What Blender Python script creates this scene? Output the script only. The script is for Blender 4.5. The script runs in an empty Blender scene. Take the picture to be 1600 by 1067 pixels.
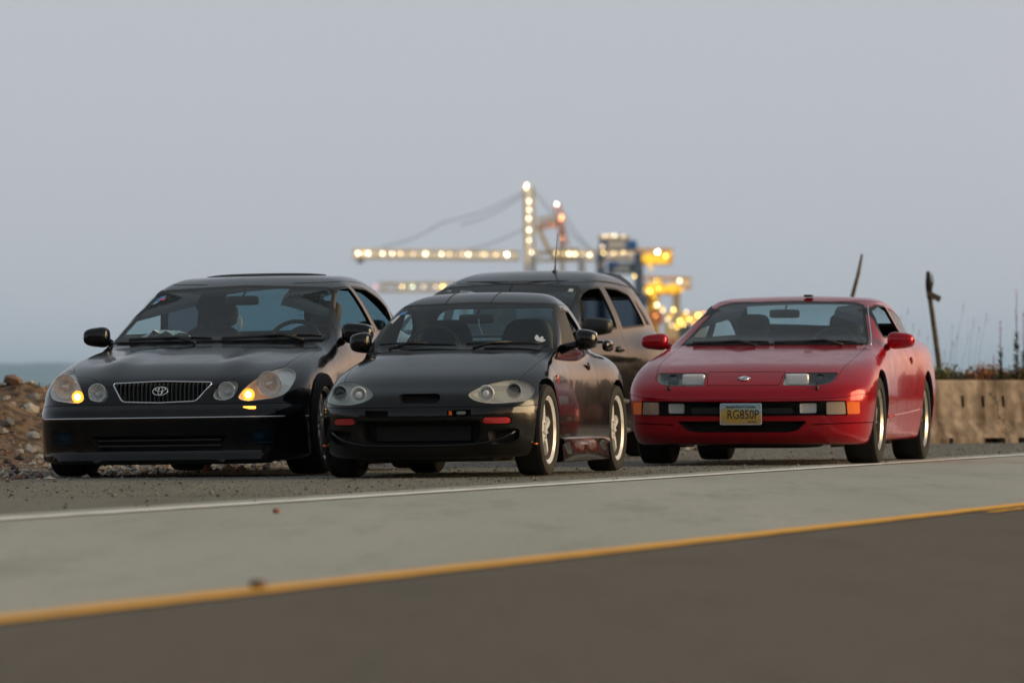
import bpy, bmesh, math, random
import numpy as np
from mathutils import Vector, Matrix
random.seed(7); np.random.seed(7)
R = math.radians
scene = bpy.context.scene
col = scene.collection

# ------------------------------------------------------------------ camera
FPX, HY, CH = 8890.0, 612.0, 0.52          # focal length in 1600-px units, horizon row, eye height
cam_d = bpy.data.cameras.new('camera'); cam = bpy.data.objects.new('camera', cam_d); col.objects.link(cam)
cam_d.sensor_width = 36; cam_d.lens = 36 * FPX / 1600
cam.location = (0, 0, CH)
cam.rotation_euler = (R(90) + math.atan((HY - 533.5) / FPX), 0, 0)
cam_d.clip_start = 0.5; cam_d.clip_end = 60000
cam_d.dof.use_dof = True; cam_d.dof.focus_distance = 36.5
cam_d.dof.aperture_fstop = 4.3; cam_d.dof.aperture_blades = 0
scene.camera = cam

# ------------------------------------------------------------------ light
SUN_EL, SUN_AZ = 6.5, 88.0                 # azimuth clockwise from the view direction (+Y)
world = bpy.data.worlds.new('World'); scene.world = world; world.use_nodes = True
wn = world.node_tree; wn.nodes.clear()
wo = wn.nodes.new('ShaderNodeOutputWorld'); bg = wn.nodes.new('ShaderNodeBackground')
sky = wn.nodes.new('ShaderNodeTexSky'); sky.sky_type = 'NISHITA'; sky.sun_disc = False
sky.sun_elevation = R(SUN_EL); sky.sun_rotation = R(SUN_AZ)
sky.air_density = 1.0; sky.dust_density = 2.5; sky.ozone_density = 2.0
# thin overcast: grey near the horizon, darker overhead, warm afterglow on the side of the low sun
wt = wn.nodes.new('ShaderNodeTexCoord'); wsep = wn.nodes.new('ShaderNodeSeparateXYZ'); wn.links.new(wt.outputs['Generated'], wsep.inputs[0])
def wrange(src, lo, hi, a=0., b=1., kind='SMOOTHSTEP'):
    r = wn.nodes.new('ShaderNodeMapRange'); r.interpolation_type = kind; wn.links.new(src, r.inputs[0])
    for i_, q in enumerate((lo, hi, a, b)): r.inputs[i_ + 1].default_value = q
    return r.outputs[0]
def wmix(f, a, b):
    x = wn.nodes.new('ShaderNodeMix'); x.data_type = 'RGBA'
    if isinstance(f, float): x.inputs[0].default_value = f
    else: wn.links.new(f, x.inputs[0])
    for i_, q in ((6, a), (7, b)):
        if isinstance(q, tuple): x.inputs[i_].default_value = (*q, 1)
        else: wn.links.new(q, x.inputs[i_])
    return x.outputs[2]
def wmath(op, a, b):
    x = wn.nodes.new('ShaderNodeMath'); x.operation = op
    for i_, q in enumerate((a, b)):
        if isinstance(q, (int, float)): x.inputs[i_].default_value = q
        else: wn.links.new(q, x.inputs[i_])
    return x.outputs[0]
wdot = wn.nodes.new('ShaderNodeVectorMath'); wdot.operation = 'DOT_PRODUCT'; wn.links.new(wt.outputs['Generated'], wdot.inputs[0])
wdot.inputs[1].default_value = (math.sin(R(SUN_AZ)), math.cos(R(SUN_AZ)), 0)
HOR, ZEN, WARM, GLOW = (4.75, 4.93, 5.42), (2.6, 2.9, 3.15), (13.0, 8.0, 5.0), (25., 10.5, 3.2)
up = wrange(wsep.outputs[2], .04, .50)
veil = wmix(up, HOR, ZEN)
low = wrange(wsep.outputs[2], .02, .42, 1., 0.)
veil = wmix(wmath('MULTIPLY', low, wrange(wdot.outputs['Value'], .10, .60)), veil, WARM)
veil = wmix(wmath('MULTIPLY', wrange(wsep.outputs[2], .0, .22, 1., 0.), wrange(wdot.outputs['Value'], .72, 1.0)), veil, GLOW)
wn.links.new(wmix(.85, sky.outputs[0], veil), bg.inputs[0])
bg.inputs[1].default_value = 0.10; wn.links.new(bg.outputs[0], wo.inputs[0])
sd = bpy.data.lights.new('sun', 'SUN'); sd.energy = 4.2; sd.angle = R(50); sd.color = (1.0, 0.76, 0.44)
sun = bpy.data.objects.new('sun', sd); col.objects.link(sun)
sv = Vector((math.sin(R(SUN_AZ)) * math.cos(R(SUN_EL)), math.cos(R(SUN_AZ)) * math.cos(R(SUN_EL)), math.sin(R(SUN_EL))))
sun.rotation_euler = (-sv).to_track_quat('-Z', 'Y').to_euler()
vs = scene.view_settings; vs.view_transform = 'Standard'; vs.look = 'None'; vs.exposure = 0.3; vs.gamma = 1; vs.use_curve_mapping = False
cy = scene.cycles
cy.max_bounces = 10; cy.transparent_max_bounces = 24; cy.glossy_bounces = 5; cy.diffuse_bounces = 3; cy.transmission_bounces = 6
cy.volume_bounces = 1
cy.sample_clamp_indirect = 6; cy.caustics_reflective = False; cy.caustics_refractive = False

# ------------------------------------------------------------------ materials
def mat(name, base=(.5, .5, .5), rough=.5, metal=0., coat=0., emis=None, es=0., spec=.5, noise=None, bump=None, alpha=None):
    m = bpy.data.materials.new(name); m.use_nodes = True
    nt = m.node_tree; b = nt.nodes['Principled BSDF']
    b.inputs['Base Color'].default_value = (*base, 1); b.inputs['Roughness'].default_value = rough
    b.inputs['Metallic'].default_value = metal; b.inputs['Coat Weight'].default_value = coat
    b.inputs['Coat Roughness'].default_value = .04
    b.inputs['Specular IOR Level'].default_value = spec
    if emis: b.inputs['Emission Color'].default_value = (*emis, 1); b.inputs['Emission Strength'].default_value = es
    tc = nt.nodes.new('ShaderNodeTexCoord')
    if noise:                                   # (scale, colour2, rough2, contrast lo, hi)
        n = nt.nodes.new('ShaderNodeTexNoise'); n.inputs['Scale'].default_value = noise[0]; n.inputs['Detail'].default_value = 8
        nt.links.new(tc.outputs['Object'], n.inputs['Vector'])
        mr = nt.nodes.new('ShaderNodeMapRange'); mr.inputs[1].default_value = noise[3]; mr.inputs[2].default_value = noise[4]
        nt.links.new(n.outputs[0], mr.inputs[0])
        mx = nt.nodes.new('ShaderNodeMix'); mx.data_type = 'RGBA'
        mx.inputs[6].default_value = (*base, 1); mx.inputs[7].default_value = (*noise[1], 1)
        nt.links.new(mr.outputs[0], mx.inputs[0]); nt.links.new(mx.outputs[2], b.inputs['Base Color'])
        mr2 = nt.nodes.new('ShaderNodeMapRange'); mr2.inputs[3].default_value = rough; mr2.inputs[4].default_value = noise[2]
        nt.links.new(mr.outputs[0], mr2.inputs[0]); nt.links.new(mr2.outputs[0], b.inputs['Roughness'])
    if bump:                                    # (scale, strength, distance)
        n = nt.nodes.new('ShaderNodeTexNoise'); n.inputs['Scale'].default_value = bump[0]; n.inputs['Detail'].default_value = 6
        nt.links.new(tc.outputs['Object'], n.inputs['Vector'])
        bp = nt.nodes.new('ShaderNodeBump'); bp.inputs['Strength'].default_value = bump[1]; bp.inputs['Distance'].default_value = bump[2]
        nt.links.new(n.outputs[0], bp.inputs['Height']); nt.links.new(bp.outputs[0], b.inputs['Normal'])
    return m
def glass(name, tint, ior=1.5, rough=0.0, dust=0.0):
    m = bpy.data.materials.new(name); m.use_nodes = True; nt = m.node_tree; nt.nodes.clear()
    o = nt.nodes.new('ShaderNodeOutputMaterial'); t = nt.nodes.new('ShaderNodeBsdfTransparent'); g = nt.nodes.new('ShaderNodeBsdfGlossy')
    t.inputs[0].default_value = (*tint, 1); g.inputs['Roughness'].default_value = rough
    f = nt.nodes.new('ShaderNodeFresnel'); f.inputs[0].default_value = ior
    gn = nt.nodes.new('ShaderNodeNewGeometry'); fm = nt.nodes.new('ShaderNodeMath'); fm.operation = 'MULTIPLY_ADD'   # reflect on entering faces only
    iv = nt.nodes.new('ShaderNodeMath'); iv.operation = 'SUBTRACT'; iv.inputs[0].default_value = 1; nt.links.new(gn.outputs['Backfacing'], iv.inputs[1])
    fm.operation = 'MULTIPLY'; nt.links.new(f.outputs[0], fm.inputs[0]); nt.links.new(iv.outputs[0], fm.inputs[1])
    x = nt.nodes.new('ShaderNodeMixShader'); nt.links.new(fm.outputs[0], x.inputs[0]); nt.links.new(t.outputs[0], x.inputs[1]); nt.links.new(g.outputs[0], x.inputs[2])
    last = x
    if dust:
        d = nt.nodes.new('ShaderNodeBsdfDiffuse'); d.inputs[0].default_value = (.46, .47, .47, 1)
        n = nt.nodes.new('ShaderNodeTexNoise'); n.inputs['Scale'].default_value = 5; n.inputs['Detail'].default_value = 9
        mr = nt.nodes.new('ShaderNodeMapRange'); mr.inputs[1].default_value = .35; mr.inputs[2].default_value = .75; mr.inputs[4].default_value = dust
        tc = nt.nodes.new('ShaderNodeTexCoord'); nt.links.new(tc.outputs['Object'], n.inputs['Vector']); nt.links.new(n.outputs[0], mr.inputs[0])
        y = nt.nodes.new('ShaderNodeMixShader'); nt.links.new(mr.outputs[0], y.inputs[0]); nt.links.new(x.outputs[0], y.inputs[1]); nt.links.new(d.outputs[0], y.inputs[2]); last = y
    nt.links.new(last.outputs[0], o.inputs[0]); return m
def emit(name, c, s):
    m = bpy.data.materials.new(name); m.use_nodes = True; nt = m.node_tree; nt.nodes.clear()
    o = nt.nodes.new('ShaderNodeOutputMaterial'); e = nt.nodes.new('ShaderNodeEmission'); e.inputs[0].default_value = (*c, 1); e.inputs[1].default_value = s
    nt.links.new(e.outputs[0], o.inputs[0]); return m

def paint(name, base, dusty, rough, metal=0.3, coat=.45):
    return mat(name, base, rough, metal, coat=coat, spec=.25, noise=(9, dusty, rough + .12, .45, .8))
M = {}
M['paint_L'] = paint('black_paint', (.004, .004, .0045), (.012, .011, .010), .15)
M['paint_C'] = paint('black_mica_paint', (.0045, .0042, .004), (.014, .0125, .010), .17)
M['paint_M'] = paint('dark_hatch_paint', (.007, .006, .0055), (.014, .013, .012), .16)
M['paint_Z'] = paint('red_paint', (.40, .002, .012), (.34, .007, .018), .18, .28, .38)
M['dark'] = mat('dark_trim', (.012, .012, .013), .75)
M['cabin'] = mat('cabin_cloth', (.03, .034, .037), .85)
M['seat'] = mat('seat_cloth', (.035, .038, .040), .8, bump=(60, .3, .003))
M['rubber'] = mat('rubber_trim', (.010, .010, .010), .55)
M['tyre'] = mat('tyre_rubber', (.009, .0085, .008), .85, noise=(14, (.022, .020, .017), .9, .55, .85), bump=(40, .25, .004))
M['chrome'] = mat('chrome', (.75, .75, .76), .12, 1.0)
M['plastic'] = mat('black_plastic', (.016, .016, .016), .45)
M['grey_plastic'] = mat('grey_plastic', (.05, .055, .055), .5)
M['silver'] = mat('silver_wheel', (.55, .53, .50), .3, .85, noise=(20, (.28, .23, .17), .5, .5, .8))
M['white_rim'] = mat('white_wheel', (.62, .63, .66), .32, .1, coat=.3, noise=(16, (.38, .33, .28), .5, .5, .8))
M['shaded_barrel'] = mat('shaded_barrel_metal', (.10, .085, .07), .6, .3)  # rim barrel coloured dark for the shade behind the spokes
M['disc'] = mat('brake_disc', (.12, .11, .10), .45, .8)
M['reflector'] = mat('lamp_reflector', (.92, .92, .90), .35, .1, bump=(60, .8, .01))
M['facet'] = mat('faceted_reflector', (.95, .95, .93), .25, .35)
M['milky'] = mat('milky_housing', (.70, .71, .68), .4, .1)
M['grey_bowl'] = mat('grey_lamp_bowl', (.34, .37, .37), .3, .3)
M['lens'] = glass('clear_lens', (.98, .985, .98), 1.45, .02)
M['bulblens'] = glass('projector_lens', (.55, .58, .58), 1.8, .05)
M['haze_lens'] = glass('hazy_lens', (.95, .955, .945), 1.4, .08, .25)
M['glass'] = glass('tinted_glass', (.80, .885, .90), 1.42, .0, .014)
M['glass_rear'] = glass('tinted_rear_glass', (.40, .53, .57), 1.3, .0, .0)
M['glass_side'] = glass('side_glass', (.86, .90, .90), 1.2, .0, .0)
M['glass_dark'] = glass('dark_side_glass', (.30, .34, .38), 1.07, .0, .0)
M['fogglass'] = glass('blue_fog_glass', (.10, .45, .55), 1.5, .03)
M['amber'] = mat('amber_lens', (.85, .16, .02), .15, coat=1, emis=(1, .15, .01), es=.05)
M['clearplastic'] = mat('pale_lens', (.48, .36, .27), .15, .2, coat=1)
M['red_lens'] = mat('red_marker', (.42, .008, .008), .2, coat=1)
M['white'] = mat('white_paper', (.75, .76, .78), .6)
M['blue_sticker'] = mat('blue_sticker', (.10, .28, .65), .5)
M['pink_sticker'] = mat('pink_sticker', (.65, .12, .16), .5)
M['black'] = mat('black_print', (.012, .012, .014), .5)
M['lit'] = emit('lit_signal_bulb', (1.0, .66, .24), 6)
M['lit_amber'] = emit('lit_amber_cup', (1.0, .33, .02), 2.2)
M['lit_small'] = emit('lit_marker', (1.0, .42, .05), 3)

# ------------------------------------------------------------------ helpers
def tag(o, label=None, cat=None, group=None, kind=None):
    if label: o['label'] = label
    if cat: o['category'] = cat
    if group: o['group'] = group
    if kind: o['kind'] = kind
    return o
def link(name, me, m=None, parent=None, loc=None, rot=None):
    if m is not None:
        me.materials.clear()
        for mm in (m if isinstance(m, (list, tuple)) else [m]): me.materials.append(mm)
    me.name = name
    o = bpy.data.objects.new(name, me); col.objects.link(o)
    if parent: o.parent = parent
    if loc is not None: o.location = loc
    if rot is not None: o.rotation_euler = rot
    return o
def empty(name, loc, rz=0, rx=0, ry=0):
    o = bpy.data.objects.new(name, None); col.objects.link(o); o.location = loc; o.rotation_euler = (rx, ry, rz); o.empty_display_size = .3
    return o
def mesh(v, f, smooth=False):
    me = bpy.data.meshes.new('m'); me.from_pydata([tuple(map(float, p)) for p in v], [], f); me.update()
    if smooth: me.shade_smooth()
    return me
class MB:
    def __init__(s): s.v = []; s.f = []; s.mi = []
    def add(s, v, f, mi=0):
        n = len(s.v); s.v += [tuple(p) for p in v]; s.f += [tuple(i + n for i in q) for q in f]; s.mi += [mi] * len(f)
    def box(s, c, d, mi=0, rot=None, bev=0):
        x, y, z = d[0] / 2, d[1] / 2, d[2] / 2
        if bev:
            b = min(bev, x * .9, y * .9, z * .9); P = []
            for sx in (-1, 1):
                for sy in (-1, 1):
                    for sz in (-1, 1):
                        P += [(sx * (x - b), sy * (y - b), sz * z), (sx * (x - b), sy * y, sz * (z - b)), (sx * x, sy * (y - b), sz * (z - b))]
            bm = bmesh.new()
            for p in P: bm.verts.new(p)
            r = bmesh.ops.convex_hull(bm, input=bm.verts); bmesh.ops.recalc_face_normals(bm, faces=bm.faces)
            bm.verts.index_update()
            V = [v.co.copy() for v in bm.verts]; F = [[q.index for q in f.verts] for f in bm.faces]; bm.free()
        else:
            V = [Vector((sx * x, sy * y, sz * z)) for sx in (-1, 1) for sy in (-1, 1) for sz in (-1, 1)]
            F = [(0, 1, 3, 2), (4, 6, 7, 5), (0, 4, 5, 1), (2, 3, 7, 6), (0, 2, 6, 4), (1, 5, 7, 3)]
        Rm = rot if rot is not None else Matrix.Identity(3); c = Vector(c)
        s.add([Rm @ Vector(p) + c for p in V], F, mi)
    def tube(s, pts, r, n=8, mi=0, cap=True):
        pts = [Vector(p) for p in pts]; rs = r if isinstance(r, (list, tuple)) else [r] * len(pts)
        V = []; F = []; prev = None
        for i, p in enumerate(pts):
            d = (pts[min(i + 1, len(pts) - 1)] - pts[max(i - 1, 0)]).normalized()
            u = d.orthogonal().normalized() if prev is None else (prev - d * prev.dot(d)).normalized()
            prev = u; w = d.cross(u)
            for k in range(n):
                a = 2 * math.pi * k / n; V.append(p + (u * math.cos(a) + w * math.sin(a)) * rs[i])
        for i in range(len(pts) - 1):
            for k in range(n): F.append((i * n + k, i * n + (k + 1) % n, (i + 1) * n + (k + 1) % n, (i + 1) * n + k))
        if cap: F.append(tuple(reversed(range(n)))); F.append(tuple((len(pts) - 1) * n + k for k in range(n)))
        s.add(V, F, mi)
    def ring(s, c, ax, ay, rx, ry, r, n=40, m=6, mi=0, a0=0, a1=2 * math.pi):
        c, ax, ay = Vector(c), Vector(ax), Vector(ay); full = abs(a1 - a0 - 2 * math.pi) < 1e-6
        az = ax.cross(ay); V = []; F = []; N = n if full else n + 1
        for i in range(N):
            a = a0 + (a1 - a0) * i / n
            p = c + ax * (rx * math.cos(a)) + ay * (ry * math.sin(a)); o = (ax * (math.cos(a) / max(rx, 1e-6)) + ay * (math.sin(a) / max(ry, 1e-6))).normalized()
            for k in range(m):
                b = 2 * math.pi * k / m; V.append(p + (o * math.cos(b) + az * math.sin(b)) * r)
        for i in range(n):
            j = (i + 1) % N
            for k in range(m): F.append((i * m + k, j * m + k, j * m + (k + 1) % m, i * m + (k + 1) % m))
        s.add(V, F, mi)
    def lathe(s, prof, c=(0, 0, 0), n=48, mi=0, ax='x', closed=False):   # prof: (axial, radius)
        V = []; F = []; m = len(prof); c = Vector(c)
        for i in range(n):
            a = 2 * math.pi * i / n; ca, sa = math.cos(a), math.sin(a)
            for (t, r) in prof:
                V.append(c + Vector((t, r * ca, r * sa) if ax == 'x' else ((r * ca, t, r * sa) if ax == 'y' else (r * ca, r * sa, t))))
        for i in range(n):
            j = (i + 1) % n
            for k in range(m if closed else m - 1):
                q = (k + 1) % m; F.append((i * m + k, i * m + q, j * m + q, j * m + k))
        s.add(V, F, mi)
    def supe(s, c, rad, e1=.6, e2=.6, nu=24, nv=14, mi=0, fn=None, rot=None):
        V = []; F = []; sg = lambda t, e: math.copysign(abs(t) ** e, t)
        Rm = rot if rot is not None else Matrix.Identity(3); c = Vector(c)
        for j in range(1, nv):
            ph = -math.pi / 2 + math.pi * j / nv
            for i in range(nu):
                th = 2 * math.pi * i / nu
                p = Vector((rad[0] * sg(math.cos(ph), e1) * sg(math.cos(th), e2), rad[1] * sg(math.cos(ph), e1) * sg(math.sin(th), e2), rad[2] * sg(math.sin(ph), e1)))
                if fn: p = Vector(fn(p))
                V.append(Rm @ p + c)
        b = Vector((0, 0, -rad[2])); t = Vector((0, 0, rad[2]))
        if fn: b = Vector(fn(b)); t = Vector(fn(t))
        V.append(Rm @ b + c); V.append(Rm @ t + c); n0 = len(V) - 2
        for j in range(nv - 2):
            for i in range(nu): F.append((j * nu + i, j * nu + (i + 1) % nu, (j + 1) * nu + (i + 1) % nu, (j + 1) * nu + i))
        for i in range(nu): F.append((n0, (i + 1) % nu, i)); F.append((n0 + 1, (nv - 2) * nu + i, (nv - 2) * nu + (i + 1) % nu))
        s.add(V, F, mi)
    def build(s, name, m, parent=None, smooth=False, loc=None, rot=None, ang=None):
        me = mesh(s.v, s.f); ms = m if isinstance(m, (list, tuple)) else [m]
        o = link(name, me, ms, parent, loc, rot)
        me.polygons.foreach_set('material_index', s.mi)
        if smooth:
            me.shade_smooth()
            if ang:
                bm = bmesh.new(); bm.from_mesh(me)
                for e in bm.edges:
                    if len(e.link_faces) == 2 and e.calc_face_angle(0) > R(ang): e.smooth = False
                bm.to_mesh(me); bm.free()
        return o
def text_mesh(body, size, depth=.001, align='CENTER', flip=False, sx=1.0):
    cu = bpy.data.curves.new('t', 'FONT'); cu.body = body; cu.size = size; cu.extrude = depth; cu.align_x = align; cu.align_y = 'CENTER'; cu.resolution_u = 3
    o = bpy.data.objects.new('t', cu); col.objects.link(o)
    me = bpy.data.meshes.new_from_object(o.evaluated_get(bpy.context.evaluated_depsgraph_get()))
    bpy.data.objects.remove(o); bpy.data.curves.remove(cu)
    for v in me.vertices: v.co.x *= sx * (-1 if flip else 1)
    return me
# ---- implicit surfaces
def tab(pts, lo=-3, hi=8, n=1600):
    p = np.array(sorted(pts), float); xs, ys = p[:, 0], p[:, 1]
    h = np.diff(xs); d = np.diff(ys) / h; m = np.zeros(len(xs))
    if len(xs) == 2: m[:] = d[0]
    else:
        for i in range(1, len(xs) - 1):
            if d[i - 1] * d[i] > 0:
                w1, w2 = 2 * h[i] + h[i - 1], h[i] + 2 * h[i - 1]; m[i] = (w1 + w2) / (w1 / d[i - 1] + w2 / d[i])
        m[0], m[-1] = d[0], d[-1]
    X = np.linspace(xs[0], xs[-1], n); k = np.clip(np.searchsorted(xs, X, side='right') - 1, 0, len(xs) - 2)
    t = (X - xs[k]) / h[k]
    Y = (2 * t**3 - 3 * t**2 + 1) * ys[k] + (t**3 - 2 * t**2 + t) * h[k] * m[k] + (-2 * t**3 + 3 * t**2) * ys[k + 1] + (t**3 - t**2) * h[k] * m[k + 1]
    a0, a1 = m[0], m[-1]
    def f(q):
        r = np.interp(q, X, Y)
        return r + np.where(q < X[0], (q - X[0]) * a0, 0) + np.where(q > X[-1], (q - X[-1]) * a1, 0)
    return f
def smax(a, b, k): h = np.maximum(k - np.abs(a - b), 0) / k; return np.maximum(a, b) + h * h * k * .25
def smin(a, b, k): return -smax(-a, -b, k)
def grad(f, P, e=1e-3):
    g = np.empty_like(P)
    for i in range(3):
        a = P.copy(); b = P.copy(); a[:, i] += e; b[:, i] -= e
        g[:, i] = (f(a[:, 0], a[:, 1], a[:, 2]) - f(b[:, 0], b[:, 1], b[:, 2])) / (2 * e)
    return g
def nets(f, lo, hi, h):
    ax = [np.arange(lo[i], hi[i] + h, h) for i in range(3)]
    X, Y, Z = np.meshgrid(*ax, indexing='ij'); V = f(X, Y, Z)
    I = V < 0; shp = tuple(s - 1 for s in V.shape); cnt = np.zeros(shp); acc = np.zeros(shp + (3,))
    sl = lambda o, n: slice(o, n - 1 + o)
    for axis in range(3):
        oth = [a for a in range(3) if a != axis]
        for o1 in (0, 1):
            for o2 in (0, 1):
                off = [0, 0, 0]; off[oth[0]] = o1; off[oth[1]] = o2
                s0 = tuple(sl(off[a], V.shape[a]) for a in range(3)); off[axis] = 1
                s1 = tuple(sl(off[a], V.shape[a]) for a in range(3))
                A, B = V[s0], V[s1]; c = (A < 0) != (B < 0); t = np.where(c, A / np.where(c, A - B, 1), 0)
                cnt += c
                for a in range(3):
                    acc[..., a] += c * (t if a == axis else (o1 if a == oth[0] else o2))
    act = cnt > 0; idx = -np.ones(shp, int); idx[act] = np.arange(act.sum())
    ii = np.argwhere(act); P = (ii + acc[act] / cnt[act][:, None]) * h + np.array(lo)
    F = []
    for axis in range(3):
        a, b = (axis + 1) % 3, (axis + 2) % 3
        s0 = [slice(None)] * 3; s1 = [slice(None)] * 3; s0[axis] = slice(0, -1); s1[axis] = slice(1, None)
        A, B = I[tuple(s0)], I[tuple(s1)]; e = np.argwhere(A != B); inn = A[tuple(e.T)]
        ok = (e[:, a] > 0) & (e[:, b] > 0) & (e[:, a] < shp[a]) & (e[:, b] < shp[b]); e = e[ok]; inn = inn[ok]
        q = []
        for da, db in ((-1, -1), (0, -1), (0, 0), (-1, 0)):
            c = e.copy(); c[:, a] += da; c[:, b] += db; q.append(idx[tuple(c.T)])
        q = np.stack(q, 1); q[~inn] = q[~inn][:, ::-1]; F.append(q)
    F = np.concatenate(F)
    for _ in range(4):
        g = grad(f, P); v = f(P[:, 0], P[:, 1], P[:, 2]); st = (v / np.maximum((g * g).sum(1), .05))[:, None] * g
        n = np.linalg.norm(st, axis=1, keepdims=True); st *= np.minimum(1, h * .5 / np.maximum(n, 1e-9)); P = P - st
    return P, F
def shell(f, P, F, t):
    g = grad(f, P); g /= np.linalg.norm(g, axis=1, keepdims=True) + 1e-9
    Q = P - g * t; n = len(P)
    V = np.concatenate([P, Q]); FF = np.concatenate([F, F[:, ::-1] + n])
    return mesh_np(V, FF)
def mesh_np(V, F):
    me = bpy.data.meshes.new('m'); me.vertices.add(len(V)); me.vertices.foreach_set('co', np.asarray(V, np.float32).ravel())
    k = F.shape[1]; me.loops.add(F.size); me.loops.foreach_set('vertex_index', F.astype(np.int32).ravel())
    me.polygons.add(len(F)); me.polygons.foreach_set('loop_start', np.arange(0, F.size, k, dtype=np.int32)); me.update(calc_edges=True); me.validate(); return me
def boolean(me, cut, op):
    a = bpy.data.objects.new('a', me); b = bpy.data.objects.new('b', cut); col.objects.link(a); col.objects.link(b)
    m = a.modifiers.new('b', 'BOOLEAN'); m.object = b; m.solver = 'MANIFOLD'; m.operation = op
    r = bpy.data.meshes.new_from_object(a.evaluated_get(bpy.context.evaluated_depsgraph_get()))
    bpy.data.objects.remove(a); bpy.data.objects.remove(b); return r
def area2(p): return sum(p[i][0] * p[(i + 1) % len(p)][1] - p[(i + 1) % len(p)][0] * p[i][1] for i in range(len(p))) / 2
def ccw(p): return list(p) if area2(p) > 0 else list(reversed(p))
def offset(p, d):
    p = ccw(p); n = len(p); o = []
    for i in range(n):
        a, b, c = Vector(p[i - 1]), Vector(p[i]), Vector(p[(i + 1) % n])
        e1 = (b - a).normalized(); e2 = (c - b).normalized(); n1 = Vector((e1.y, -e1.x)); n2 = Vector((e2.y, -e2.x)); m = n1 + n2
        m = m / max(m.length, 1e-6); o.append(tuple(b + m * (d / max(m.dot(n1), .5))))
    return o
def rnd(p, r, n=5):
    p = ccw(p); o = []
    for i in range(len(p)):
        a, b, c = Vector(p[i - 1]), Vector(p[i]), Vector(p[(i + 1) % len(p)])
        r1 = min(r, (a - b).length * .48); r2 = min(r, (c - b).length * .48)
        s = b + (a - b).normalized() * r1; e = b + (c - b).normalized() * r2
        for k in range(n + 1):
            t = k / n; o.append(tuple(s * (1 - t)**2 + b * 2 * t * (1 - t) + e * t * t))
    return o
def cat(p, n=5):
    p = ccw(p); o = []; N = len(p)
    for i in range(N):
        a, b, c, d = [Vector(p[(i + k) % N]) for k in (-1, 0, 1, 2)]
        for k in range(n):
            t = k / n; o.append(tuple(.5 * ((2 * b) + (c - a) * t + (2 * a - 5 * b + 4 * c - d) * t * t + (3 * b - a - 3 * c + d) * t**3)))
    return o
def prism(p, axis, lo, hi):
    p = ccw(p); n = len(p)
    mk = {'x': lambda u, v, w: (w, u, v), 'y': lambda u, v, w: (u, w, v), 'z': lambda u, v, w: (u, v, w)}[axis]
    V = [mk(u, v, lo) for u, v in p] + [mk(u, v, hi) for u, v in p]
    F = [tuple(reversed(range(n))), tuple(range(n, 2 * n))] + [(i, (i + 1) % n, n + (i + 1) % n, n + i) for i in range(n)]
    me = mesh(V, F)
    if axis == 'y': me.flip_normals()
    return me
def mir(p): return [(-u, v) for u, v in p]

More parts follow.
